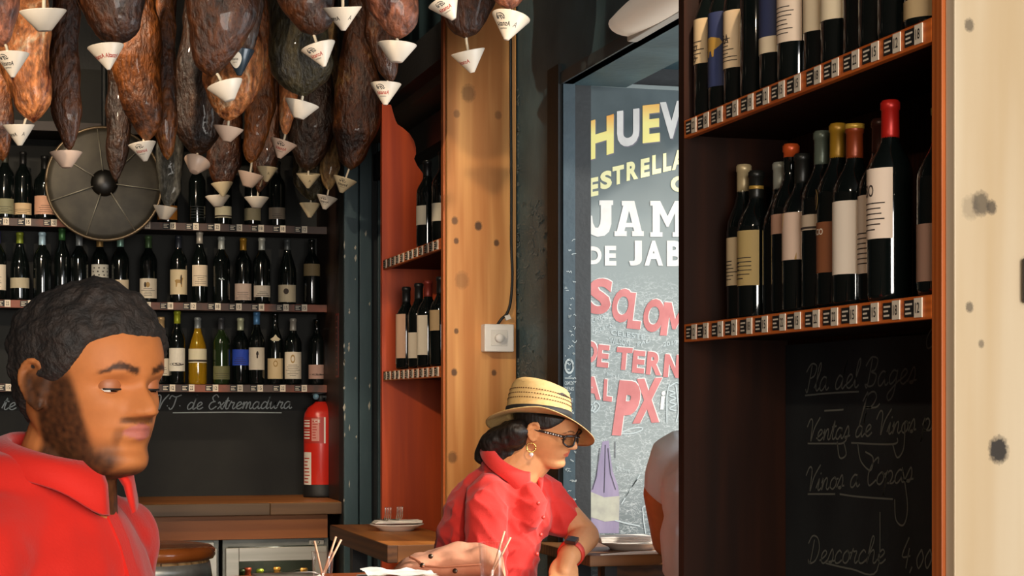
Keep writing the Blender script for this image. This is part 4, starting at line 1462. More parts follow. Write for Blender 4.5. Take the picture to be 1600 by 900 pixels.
for ch, x0, x1, yb, yt, m, dy in (('H', 919, 959, 251, 190, my_, -12), ('U', 964, 999, 231, 174, m_wht, -5), ('E', 1004, 1031, 224, 165, my2_, -3), ('V', 1031, 1067, 218, 160, m_wht, -3), ('O', 1070, 1105, 215, 157, my2_, 0), ('S', 1109, 1140, 215, 158, m_wht, 2)):
    letter(ch, x0, x1, yb, yt, m, dy, .045, outline=m_shadow)
for ch, x0, x1, yb, yt, dy in (('E', 920, 935, 308, 279, -3), ('S', 938, 956, 297, 269, -4), ('T', 957, 975, 290, 261, -4), ('R', 979, 997, 283, 254, -4), ('E', 1001, 1015, 278, 249, -3), ('L', 1019, 1033, 273, 243, -3), ('L', 1036, 1049, 269, 240, -3), ('A', 1050, 1070, 266, 236, -3),
                               ('D', 1073, 1090, 262, 233, -2), ('O', 1092, 1110, 260, 231, -2), ('S', 1112, 1128, 258, 229, -2), ('C', 1048, 1072, 300, 275, 0), ('O', 1076, 1098, 300, 275, 0), ('N', 1102, 1124, 300, 275, 0)):
    letter(ch, x0, x1, yb, yt, m_cream, dy, .05)
letter('J', 913, 958, 370, 313, m_wht, 0, .03, serif=[(951, 313, 28, 7), (920, 337, 16, 8)])
letter('A', 960, 1006, 369, 314, m_wht, 0, .03, serif=[(983, 313, 26, 7), (970, 362, 26, 8), (998, 362, 24, 8)])
letter('M', 1016, 1068, 370, 314, m_wht, 0, .03, serif=[(1022, 314, 22, 7), (1026, 362, 26, 8), (1062, 314, 22, 7), (1060, 362, 24, 8)])
letter('O', 1074, 1112, 370, 314, m_wht, 0, .03)
letter('N', 1118, 1160, 370, 314, m_wht, 0, .03)
for ch, x0, x1, yb, yt in (('D', 918, 940, 413, 385), ('E', 945, 963, 415, 384), ('J', 983, 1003, 415, 376), ('A', 1007, 1036, 415, 376), ('B', 1042, 1068, 416, 376), ('U', 1073, 1096, 416, 376), ('G', 1100, 1125, 416, 376), ('O', 1129, 1156, 416, 376)):
    letter(ch, x0, x1, yb, yt, m_wht, 0, .045)
for ch, x0, x1, yb, yt in (('S', 915, 952, 490, 434), ('O', 953, 986, 503, 450), ('L', 979, 1000, 513, 457), ('O', 1002, 1034, 518, 466), ('M', 1031, 1072, 524, 472), ('I', 1078, 1088, 528, 478), ('L', 1092, 1112, 532, 482), ('L', 1115, 1135, 536, 486), ('O', 1138, 1168, 540, 490)):
    letter(ch, x0, x1, yb, yt, m_pnk, 2, .045, shear=7, outline=m_wht)
for ch, x0, x1, yb, yt in (('D', 911, 932, 566, 532), ('E', 932, 950, 573, 538), ('T', 961, 986, 577, 542), ('E', 987, 1006, 582, 547), ('R', 1009, 1033, 585, 549), ('N', 1036, 1062, 589, 553), ('E', 1066, 1084, 592, 556), ('R', 1088, 1110, 595, 559), ('A', 1113, 1138, 598, 562)):
    letter(ch, x0, x1, yb, yt, m_pnk, 2, .045, shear=3, outline=m_wht)
letter('A', 911, 938, 622, 587, m_pnk, 3, .045, shear=2, outline=m_wht)
letter('L', 942, 956, 626, 592, m_pnk, 2, .045, shear=2, outline=m_wht)
letter('P', 956, 992, 680, 594, m_pnk, 2, .06, shear=12, outline=m_wht)
letter('X', 988, 1030, 662, 592, m_pnk, -2, .06, shear=6, outline=m_wht)
letter('i', 1031, 1037, 640, 611, m_wht, 0, .03, shear=3)
# drawn wine bottle, tilted white bottle, glass outline
db = MB()
db.add([pl()(x, y) for x, y in ((941, 690), (951, 688), (953, 706), (957, 735), (966, 760), (968, 780), (967, 833), (924, 833), (923, 768), (930, 748), (937, 715))], [tuple(range(11))])
db.build('drawn_bottle', m_pur, sg, fix=False)
db = MB()
db.add([pl(.001)(x, y) for x, y in ((922, 768), (944, 777), (968, 775), (967, 813), (945, 815), (923, 808))], [tuple(range(6))])
db.build('drawn_label', M('paint_label', '#a9a896', '#98978a', 30, rough=.85), sg, fix=False)
dk = MB()
for pts in ([(937, 700), (932, 745), (926, 765)], [(946, 695), (945, 740), (944, 770)], [(961, 690), (961, 716)], [(950, 700), (954, 740), (962, 765)]):
    dk.ribbon([pl(.002)(*q) for q in pts], .0022, (0, -1, 0))
dk.build('drawn_line', M('paint_dark_line', '#3f3d48', rough=.85), sg, fix=False)
wt = MB()
for pts in ([(1004, 793), (1006, 815), (1009, 834)], [(1004, 793), (1008, 791), (1012, 792)], [(971, 788), (985, 765), (1000, 742)], [(975, 780), (988, 760), (996, 748)],
            [(970, 676), (985, 670), (1000, 668), (1004, 671), (990, 677), (972, 678)], [(1046, 600), (1042, 620), (1042, 660)], [(1056, 602), (1060, 640), (1056, 660)], [(1046, 604), (1056, 598), (1062, 600)],
            [(916, 640), (922, 632), (930, 636), (926, 642), (918, 640)], [(924, 640), (930, 628), (937, 634), (930, 644), (924, 640)], [(961, 813), (980, 818), (1000, 822)],
            [(1045, 610), (1055, 614), (1046, 618), (1056, 622), (1046, 628), (1056, 632), (1046, 638), (1056, 642)]):
    wt.ribbon([pl(.002)(*q) for q in [(p.x, p.y) for p in catmull([Vector((x, y, 0)) for x, y in pts], 4)]], .0035, (0, -1, 0))
wt.build('chalk_drawing', m_chalk, sg, fix=False)['kind'] = 'stuff'
for tx, x0, x1, yb, yt, dy in (('CELESTE', 955, 1008, 523, 515, 8), ('Y', 970, 974, 530, 525, 0), ('WiLSON', 952, 984, 536, 527, 5), ('T-Love', 962, 984, 736, 729, 2), ('NURIA', 918, 946, 506, 499, -8), ('MARTIN', 930, 958, 522, 516, -12), ('PAU', 996, 1016, 541, 535, -6), ('Bea y Luis', 948, 976, 588, 582, 4), ('2019', 1036, 1058, 542, 535, -4)):
    wt = MB()
    write(wt, tx, quadmap((x0, yb), (x1, yb + dy), (x0, yt), (x1, yt + dy), pl(.002)))
    wt.build('chalk_writing', m_chalk, sg, fix=False)

# porch ceiling with a lit skylight slot and a dark cross beam
pcl = MB()
zp = DZ + .09
pcl.box((XW + .2, 2.2, zp), (2.35, DY0 + .55, zp + .05))
pcl.box((XW + .2, DY0 + .55, zp), (1.78, 5.6, zp + .05))
pcl.box((1.98, DY0 + .55, zp), (2.35, 4.55, zp + .05))
pcl.box((1.78, 4.85, zp), (2.35, 5.6, zp + .05))
struct(pcl.build('ceiling_porch', m_teal))
struct(MB().box((1.66, 5.2, 0), (2.6, 5.3, zp + .05)).build('wall_porch', m_black))
struct(MB().box((1.78, 4.5, zp - .05), (2.35, 4.58, zp)).build('trim_3', m_black))

# fluorescent fitting on the wall over the doorway
ql = on_x(1012, 25, XW - .06)
el = thing('wall_light', tuple(ql), 'slim white wall light with a rounded diffuser fixed above the doorway', 'lamp')
ya_, yb_ = on_x(1062, 18, XW - .06).y - .15, on_x(962, 38, XW - .06).y
zl_ = on_x(1000, 34, XW - .08).z
MB().box((XW - .03, ya_, zl_ + .0), (XW - .0005, yb_, zl_ + .085), 0, .004).build('backplate', M('lamp_white', '#b9b2a6', rough=.5), el)
rg = []
for k in range(9):
    t = k / 8
    y = ya_ + .01 + (yb_ - ya_ - .02) * t
    s_ = .55 + .45 * math.sin(math.pi * min(1, max(0, .12 + .76 * t)))
    rg.append([Vector((XW - .03 - .075 * s_ * max(0, math.sin(a)), y, zl_ + .042 - .042 * s_ * math.cos(a))) for a in [math.pi * q / 10 for q in range(11)]])
MB().rings(rg, 0, True, True, True, closed=False).build('diffuser', emit('lamp_diffuser', '#e9d9c4', .22), el)

# ================================================================== TABLES
m_table = wood('table_wood', '#a9692f', '#7c4518', 'Y', 10, .4)
m_tedge = wood('table_edge', '#5f3a1c', '#3f2410', 'Y', 10, .5)
m_legw = M('table_leg_black', '#17181a', rough=.5)
# narrow bar ledge in front of the scroll shelf
ZT = 1.2
tA = on_z(515, 820, ZT)
tB = on_z(605, 852, ZT)
t = thing('wall_ledge', (1.2, (tA.y + tB.y) / 2, 0), 'narrow high wooden bar ledge below the middle wine shelf, laid with a plate and forks', 'table')
lx0, lx1, ly0, ly1 = tB.x, 1.345, tB.y, tA.y
MB().box((lx0 + .004, ly0 + .004, ZT - .012), (lx1, ly1, ZT), 0, .002).build('top', m_table, t)
MB().box((lx0, ly0, ZT - .052), (lx0 + .03, ly1, ZT - .0005), 0, .002).build('edge_board', m_tedge, t)
MB().box((lx0 + .03, ly0, ZT - .052), (lx1, ly0 + .03, ZT - .0005), 0, .002).build('edge_board', wood('table_edge_x', '#7a4a22', '#54300f', 'X', 10, .5), t)
for (qx, qy) in ((lx0 + .06, ly0 + .06), (lx0 + .06, ly1 - .1)):
    MB().box((qx, qy, 0), (qx + .05, qy + .05, ZT - .013)).build('leg', m_legw, t)

m_china = M('white_china', '#e9e2d6', rough=.25, coat=.3)
m_paper = M('white_paper', '#efe6da', rough=.8)
m_cutl = M('cutlery_steel', '#c9c2b8', rough=.25, metal=.9)


def plate(loc, r, label, group=None):
    return tag(MB().lathe([(0, .004), (r * .55, .004), (r * .58, 0), (r * .62, 0), (r * .68, .007), (r * .98, .019), (r, .0205), (r * .99, .022), (r * .68, .0105), (r * .6, .008), (0, .008)], 40, 0, loc).build('plate', m_china), label, 'plate', group)


pp = on_z(620, 829, ZT)
plate((pp.x, pp.y, ZT + .0005), .088, 'white plate holding two forks and a folded napkin on the wall ledge')
nb = MB()
for i in range(3):
    nb.box((pp.x - .07 + i * .004, pp.y + .0 - i * .003, ZT + .023 + i * .003), (pp.x + .085, pp.y + .065, ZT + .0255 + i * .003), 0, .001)
tag(nb.build('napkin', m_paper), 'white folded napkin lying over the plate on the wall ledge', 'napkin')


def fork(p, txt, yaw=0.0):
    """fork lying with its tines curled up; p = where handle end lies"""
    c_, s_ = math.cos(yaw), math.sin(yaw)
    T = lambda x, y, z: Vector((p.x + x * c_ - y * s_, p.y + x * s_ + y * c_, p.z + z))
    mb = MB()
    mb.tube([T(0, .11, .002), T(0, .05, .003), T(0, 0, .006), T(0, -.025, .009)], [.0045, .0035, .0025, .004], 8)
    for k in range(4):
        x = -.009 + .006 * k
        mb.tube(catmull([T(x * .4, -.022, .009), T(x, -.034, .014), T(x, -.042, .030), T(x, -.043, .052)], 4), [.0016] * 12 + [.001], 6)
    return tag(mb.build('fork', m_cutl), txt, 'fork', 'forks on the wall ledge plate')


fork(on_z(602, 829, ZT) + Vector((0, 0, .027)), 'left fork of two with upright tines on the ledge plate')
fork(on_z(618, 828, ZT) + Vector((0, .0, .027)), 'right fork of two with upright tines on the ledge plate', .12)

# table in the doorway under the chalk sign
wy0 = on_z(980, 867, ZT).y
wx0 = on_z(912, 866, ZT).x
t = thing('high_table', (1.9, wy0 + .25, 0), 'high wooden table in the doorway below the chalk sign', 'table')
MB().box((wx0, wy0, ZT - .03), (2.3, YS - .02, ZT), 0, .003).build('top', wood('doorway_table', '#8a5c34', '#5f3b1c', 'X', 9, .4), t)
MB().box((wx0 + .05, wy0 + .05, ZT - .09), (2.25, wy0 + .08, ZT - .0305)).build('apron', m_tedge, t)
MB().box((wx0 + .05, wy0 + .02, .0), (wx0 + .085, wy0 + .055, ZT - .03)).build('leg', m_legw, t)
MB().box((2.2, wy0 + .02, .0), (2.235, wy0 + .055, ZT - .03)).build('leg', m_legw, t)
MB().tube([(wx0 + .1, wy0 + .08, .25), (wx0 + .02 + .2, wy0 + .08, 1.16)], .012, 8).build('brace', m_legw, t)
pq = on_z(965, 856, ZT)
pq.y = wy0 + .13
plate((pq.x + .02, pq.y + .05, ZT + .0005), .095, 'white plate with a folded napkin on the high table below the chalk sign')
nb = MB()
for i in range(4):
    nb.box((pq.x - .09, pq.y - .02 + i * .004, ZT + .0235 + i * .004), (pq.x + .10 - .01 * i, pq.y + .09, ZT + .027 + i * .004), 0, .0015)
tag(nb.build('napkin', m_paper), 'thick folded white napkin on the plate below the chalk sign', 'napkin')
mat_ = MB()
mat_.prism([(pq.x - .13, wy0 + .005, ZT + .0005), (pq.x + .14, wy0 + .004, ZT + .0005), (pq.x + .16, wy0 + .09, ZT + .0005), (pq.x - .02, wy0 + .07, ZT + .0005)], (0, 0, .0025))
tag(mat_.build('paper_placemat', m_paper), 'white paper placemat on the edge of the high table below the chalk sign', 'placemat')

# near table, only its far edge shows at the bottom of the picture
ZN = 1.18
t = thing('high_table', (.75, 4.0, 0), 'reddish wooden high table in front, laid with glasses, plates and a bag', 'table')
nx0, nx1 = on_z(372, 900, ZN).x, 1.12
nyf = on_z(505, 896, ZN).y
ny0 = 3.75
MB().box((.36, ny0, ZN - .04), (1.16, nyf, ZN), 0, .003).build('top', M('red_table', '#b0592c', '#8e4420', 8, (.1, 1, 1), rough=.3), t)
for qx in (.45, 1.05):
    for qy in (ny0 + .06, nyf - .1):
        MB().box((qx - .02, qy, 0), (qx + .02, qy + .04, ZN - .041)).build('leg', m_legw, t)

m_clear = glass('clear_glass', '#ffffff', .01)
m_stick = M('cocktail_stick', '#e0a884', rough=.6)


def tumbler(px, py_top, r, h, txt, sticks):
    c = P(px, 900, 4.15)
    c.z = ZN + .0008
    g = MB()
    g.lathe([(0, .0), (r * .8, 0), (r * .82, .004), (r, h), (r * .93, h + .001), (r * .78, .010), (0, .008)], 28, 0, c)
    tag(g.build('glass_tumbler', m_clear), txt, 'glass', 'glasses of cocktail sticks on the near table')
    for i, (ax_, az_, ln) in enumerate(sticks):
        d = (RT * ax_ + FW * .12 * (-1) ** i + UP).normalized()
        b0 = c + Vector((0, 0, .012)) - RT * ax_ * r * .6
        o = MB().tube([b0, b0 + d * ln], .0026, 6).build('cocktail_stick', m_stick)
        tag(o, f'{"thin pale stick" if i % 2 else "thin wooden stick"} leaning in {az_}, {ORD[i]} from the left', 'stick', 'sticks standing in the glasses')


tumbler(504, 873, .026, .085, 'small glass of cocktail sticks at the left end of the near table', [(-.25, 'the left small glass', .10), (.35, 'the left small glass', .115), (.5, 'the left small glass', .112)])
tumbler(768, 862, .031, .105, 'clear tumbler in front of the tan bag', [(.3, 'the tumbler by the bag', .125), (.5, 'the tumbler by the bag', .12)])
# napkin strips and book-like menu
c0 = P(448, 890, 4.3)
nb = MB()
rows = []
for j in range(3):
    rows.append([P(405 + 95 * i / 10, 886 - 3 * math.sin(i * 1.1) - (2 if 2 < i < 8 else 0), 4.22 + .07 * j) for i in range(11)])
vs = [p for r_ in rows for p in r_]
lo_ = [p + Vector((0, 0, -.012)) for p in vs]
for grp, rev in ((vs, 0), (lo_, 1)):
    nb.add(grp, [(j * 11 + i, j * 11 + i + 1, (j + 1) * 11 + i + 1, (j + 1) * 11 + i) for j in range(2) for i in range(10)], 0, True)
zb_ = min(p.z for p in lo_)
nb.box((min(p.x for p in vs), min(p.y for p in vs) + .01, ZN + .0008), (max(p.x for p in vs) - .01, max(p.y for p in vs) - .02, zb_ + .004))
tag(nb.build('napkin', m_paper), 'rumpled white napkin stack on the near table left of the stick glass', 'napkin')
c1 = P(625, 894, 4.1)
mn = thing('plate_with_napkin', (c1.x, c1.y, ZN), 'stack of white side plates under a crumpled napkin before the tan bag', 'plate')
for k in range(6):
    MB().box((c1.x - .088, c1.y - .07, ZN + .001 + k * .0055), (c1.x + .088, c1.y + .07, ZN + .0058 + k * .0055), 0, .002).build('plate_layer', m_china, mn)
top = ZN + .035
gr = MB()
n_ = 14
vs = []
for j in range(n_):
    for i in range(n_):
        u, v_ = i / (n_ - 1), j / (n_ - 1)
        p = Vector((c1.x - .085 + .16 * u, c1.y - .06 + .11 * v_, 0))
        p.z = top + .004 + .012 * max(0, noise.noise(p * 22)) + .006 * abs(noise.noise(p * 50)) + .008 * (1 - u) * v_
        vs.append(p)
gr.add(vs, [(j * n_ + i, j * n_ + i + 1, (j + 1) * n_ + i + 1, (j + 1) * n_ + i) for j in range(n_ - 1) for i in range(n_ - 1)], 0, True)
gr.build('napkin_layer', m_paper, mn)

# tan canvas bag
m_bag = M('tan_canvas', '#dc9a78', '#cb8764', 7, rough=.85, bump=.2, bscale=120, bdist=.003)
bg = thing('canvas_bag', tuple(P(715, 900, 4.34)), 'soft tan pink canvas bag slumped on the near table before the woman', 'bag')
sstep_ = lambda x, a, b: min(1, max(0, (x - a) / (b - a)))
prof_t = [(605, 899), (625, 880), (648, 868), (675, 858), (700, 853), (730, 851), (755, 854), (775, 860), (784, 868), (788, 885), (790, 900)]
rg = []
prof_t = [(p.x, p.y) for p in catmull([Vector((x, y, 0)) for x, y in prof_t], 4)]
for (x, y) in prof_t:
    h = max(.012, P(x, y, 4.33).z - ZN)
    bsn = P(x, 900, 4.33)
    ring = []
    for k in range(36):
        a_ = 2 * math.pi * k / 36
        dy_ = math.cos(a_) * .085
        z_ = ZN + .001 + h * (.5 + .5 * math.sin(a_)) ** .75
        q = bsn + FW * dy_
        q = Vector((q.x, q.y, z_))
        q.z += .012 * noise.noise(q * 22) * sstep_(z_ - ZN, .01, .04)
        q += FW * (.010 * noise.noise(q * 16) + .008 * (1 - abs(noise.noise(q * 28))) ** 3) * sstep_(z_ - ZN, .005, .03)
        ring.append(q)
    rg.append(ring)
body = MB().rings(rg, 0, True).build('bag_body', m_bag, bg)
fl_ = MB()
fl_.tube(catmull([P(660, 884, 4.24), P(690, 886, 4.235), P(720, 884, 4.235), P(752, 882, 4.24)], 5), .003, 6)
fl_.tube(catmull([P(640, 870, 4.26), P(652, 876, 4.245), P(662, 886, 4.235)], 5), .003, 6)
fl_.build('seam', M('bag_seam', '#a4603f', rough=.8), bg)
for x, y in ((673, 869), (711, 892), (660, 883)):
    hw = MB()
    hw.lathe([(.006, 0), (.006, .004), (0, .006)], 12, 0, P(x, y, 4.24), -FW)
    hw.build('stud', M('bag_stud', '#5a4a3c', rough=.3, metal=.8), bg)

# ================================================================== HAMS AND DRIP CUPS
def ham_mat(name, a, b, c, rough=.42, lo=.36, hi=.60, scale=9):
    '''cured rind: large colour patches, fine mould specks and creases'''
    m, nt, bs = nodes_of(name)
    bs.inputs['Roughness'].default_value = rough
    bs.inputs['Coat Weight'].default_value = .15
    vec = coords(nt, (1, 1, .5))
    n1 = N(nt, 'ShaderNodeTexNoise')
    n1.inputs['Scale'].default_value = scale
    n1.inputs['Detail'].default_value = 10
    n1.inputs['Roughness'].default_value = .68
    n1.inputs['Distortion'].default_value = .8
    nt.links.new(vec, n1.inputs['Vector'])
    cr = N(nt, 'ShaderNodeValToRGB')
    e = cr.color_ramp.elements
    e[0].position, e[0].color = lo, lin(a)
    e[1].position, e[1].color = hi, lin(b)
    e.new(.70).color = lin(c)
    nt.links.new(n1.outputs['Fac'], cr.inputs[0])
    n2 = N(nt, 'ShaderNodeTexNoise')
    n2.inputs['Scale'].default_value = 75
    n2.inputs['Detail'].default_value = 6
    nt.links.new(vec, n2.inputs['Vector'])
    r2 = N(nt, 'ShaderNodeMapRange')
    r2.inputs[1].default_value = .35
    r2.inputs[2].default_value = .65
    r2.inputs[3].default_value = .45
    r2.inputs[4].default_value = 1.25
    nt.links.new(n2.outputs['Fac'], r2.inputs[0])
    vm = N(nt, 'ShaderNodeVectorMath', operation='SCALE')
    nt.links.new(cr.outputs[0], vm.inputs[0])
    nt.links.new(r2.outputs[0], vm.inputs['Scale'])
    nt.links.new(vm.outputs[0], bs.inputs['Base Color'])
    ad = N(nt, 'ShaderNodeMath', operation='ADD')
    nt.links.new(n1.outputs['Fac'], ad.inputs[0])
    nt.links.new(n2.outputs['Fac'], ad.inputs[1])
    bp = N(nt, 'ShaderNodeBump')
    bp.inputs['Strength'].default_value = .6
    bp.inputs['Distance'].default_value = .018
    nt.links.new(ad.outputs[0], bp.inputs['Height'])
    nt.links.new(bp.outputs[0], bs.inputs['Normal'])
    return m


HM = {
    'dark': ham_mat('ham_dark', '#1c100a', '#3f2410', '#6b4a22'),
    'brown': ham_mat('ham_brown', '#20100a', '#5e3214', '#96703a'),
    'amber': ham_mat('ham_amber', '#3a1c0a', '#8a4c1a', '#c09652'),
    'lit': ham_mat('ham_lit_orange', '#5a1e0a', '#e08a4c', '#fbdcb0', lo=.36, hi=.54, scale=16),  # spotlit brightness painted into the rind colours
    'pale': ham_mat('ham_pale', '#7a5028', '#c09a62', '#e0cfa6', scale=16),
    'pink': ham_mat('ham_pink', '#4a2216', '#b06a4a', '#d8b09a', scale=16),
    'mold': ham_mat('ham_mouldy', '#2a2418', '#4a4026', '#5d5a44', scale=22),
    'grey': ham_mat('ham_net_grey', '#5a564a', '#7a766a', '#9a968a', rough=.35, scale=24),
}
m_rope = M('ham_rope', '#7a6444', '#5a4a32', 60, rough=.9)
m_hoof = M('hoof_black', '#17120e', rough=.5)
hrnd = random.Random(21)


def ham(tip, mid, hw, Z, tone, label, depth=.66, L=.74, folds=0.0):
    T, C = P(tip[0], tip[1], Z), P(mid[0], mid[1], Z)
    HTIPS.append((tip, Z, T, C))
    W = hw / F * Z
    d = (C - T).length
    top = C + Vector((hrnd.uniform(-.03, .03), hrnd.uniform(-.02, .02), max(.22, L - d)))
    n = 26
    rg = []
    sd = hrnd.uniform(0, 50)
    for i in range(n + 1):
        s = i / n
        if s < .45:
            q = s / .45
            p = T.lerp(C, q)
            r = W * (math.sin(math.pi / 2 * q ** .75)) ** .8 if q > 0 else W * .02
            r = max(r, W * .02)
        else:
            q = (s - .45) / .55
            p = C.lerp(top, q)
            sm = q * q * (3 - 2 * q)
            r = W * (1 - sm) + .028 * sm
        ring = []
        for k in range(28):
            a = 2 * math.pi * k / 28
            u = RT * math.cos(a) * r + FW * math.sin(a) * r * depth
            q3 = p + u
            nn = noise.noise(q3 * 9 + Vector((sd, 0, 0))) * .016 + noise.noise(q3 * 30) * .005
            if folds and s < .42:
                nn += folds * math.sin(a * 11 + sd) * (1 - s / .42) * min(1, s * 12)
            q3 += u.normalized() * nn * min(1, r / .05) if u.length > 1e-6 else Vector()
            ring.append(q3)
        rg.append(ring)
    o = MB().rings(rg, 0, True).build('ham', HM[tone])
    tag(o, label, 'ham', 'cured hams hanging from the ceiling')
    MB().tube([top - Vector((0, 0, .02)), top + Vector((.012, 0, .08)), top + Vector((.035, 0, .13))], [.026, .022, .020], 10).build('shank', HM['brown'], o)
    MB().tube([top + Vector((.033, 0, .12)), top + Vector((.05, 0, .17)), top + Vector((.07, 0, .19))], [.022, .02, .012], 10).build('hoof', m_hoof, o)
    MB().tube([top + Vector((.012, 0, .06)), top + Vector((.02, 0, .2)), Vector((top.x + .012, top.y, 3.705))], .004, 6).build('rope', m_rope, o)
    return o


HTIPS = []
HAMS = [
    ((70, -14), (70, -150), 62, 3.6, 'dark', 'large dark ham mostly above the picture edge, over the biggest plain cup'),
    ((4, 74), (-22, -40), 46, 4.45, 'pink', 'pinkish ham at the far left picture edge above a printed cup'),
    ((52, 192), (36, 80), 44, 5.3, 'lit', 'bright orange ham with torn surface, second row at far left'),
    ((4, 252), (-6, 165), 26, 6.0, 'amber', 'narrow amber ham tip at the left edge below the torn orange ham'),
    ((108, 238), (101, 120), 24, 5.55, 'brown', 'thin edge-on brown ham above the plain cup left of the fan'),
    ((180, 72), (172, -30), 58, 4.75, 'brown', 'broad brown ham whose tip carries the red printed cup'),
    ((229, 222), (210, 95), 40, 6.05, 'amber', 'long amber brown ham above the ram cup in front of the fan'),
    ((181, 285), (186, 190), 19, 6.6, 'dark', 'dark narrow ham tip hanging in front of the fan hub'),
    ((262, 250), (257, 170), 19, 6.25, 'amber', 'slim amber ham close behind the ham with the ram cup'),
    ((262, 324), (266, 268), 21, 7.1, 'grey', 'grey netted ham piece hanging right of the fan'),
    ((330, 120), (345, 5), 55, 4.8, 'brown', 'wide brown ham above the plain tilted cup'),
    ((385, 92), (384, -30), 28, 5.25, 'dark', 'dark ham behind the dark blue cup with oval label'),
    ((356, 190), (366, 105), 46, 5.8, 'lit', 'orange lit ham with glowing fatty underside'),
    ((308, 246), (312, 165), 40, 6.5, 'dark', 'very dark ham above the toppled pale cup'),
    ((349, 300), (351, 235), 27, 7.15, 'brown', 'brown ham low in the back row above two overlapping cups'),
    ((489, 56), (474, -20), 50, 4.85, 'brown', 'brown ham top centre above a printed tilted cup'),
    ((474, 151), (468, 78), 52, 5.45, 'mold', 'mouldy dark green ham with rounded pale lower rim'),
    ((446, 212), (450, 150), 15, 6.2, 'lit', 'thin strip of orange ham left of the mouldy ham'),
    ((392, 256), (408, 175), 24, 6.65, 'amber', 'amber ham with white fat edges above a pinkish cup'),
    ((404, 302), (420, 225), 20, 7.15, 'brown', 'small brown ham at the back between two pairs of cups'),
    ((481, 268), (490, 190), 38, 6.85, 'dark', 'dark ham in the back row above a small brown rimmed cup'),
    ((488, 314), (480, 270), 26, 7.3, 'mold', 'lowest mouldy ham of the back row'),
    ((514, 298), (516, 245), 16, 7.2, 'pale', 'pale fatty ham piece among the small cups at the back'),
    ((548, 266), (557, 175), 36, 6.6, 'brown', 'brown ham with pleated shiny bottom beside the red panel'),
    ((622, 62), (610, -15), 42, 4.5, 'pink', 'pinkish marbled ham above the big plain cup'),
    ((611, 130), (594, 55), 24, 5.4, 'brown', 'long thin ham limb above the ram cup by the red panel'),
    ((536, -16), (540, -130), 50, 4.35, 'dark', 'ham hidden above the picture edge over the upright printed cup'),
    ((727, 60), (728, -20), 46, 5.1, 'brown', 'shaggy brown ham in front of the honey pine board'),
    ((797, 16), (782, -70), 44, 4.75, 'pink', 'reddish ham at the right end of the row near the doorway'),
    ((688, -10), (680, -110), 40, 4.25, 'brown', 'ham above the picture edge over the ram cup next to the pine board'),
]
for tp, md, hw, Z, tone, lab in HAMS:
    ham(tp, md, hw, Z, tone, lab, folds=.006 if 'pleated' in lab else (.004 if 'shaggy' in lab else 0))

# ---- cups
m_cup = M('cup_white', '#e6d8c4', rough=.35, spec=.5)
m_cupy = M('cup_yellowed', '#d9c49c', rough=.35, spec=.5)
m_cupp = M('cup_pinkish', '#e0bfa6', rough=.35, spec=.5)
m_cupb = M('cup_navy', '#26333d', rough=.25, spec=.5, coat=.3)
m_redink = M('ink_red', '#b03020', rough=.6)
m_blkink = M('ink_black', '#1d1a18', rough=.6)
m_stk = M('cup_stick', '#d8c8ac', rough=.5)
CUPD = .095


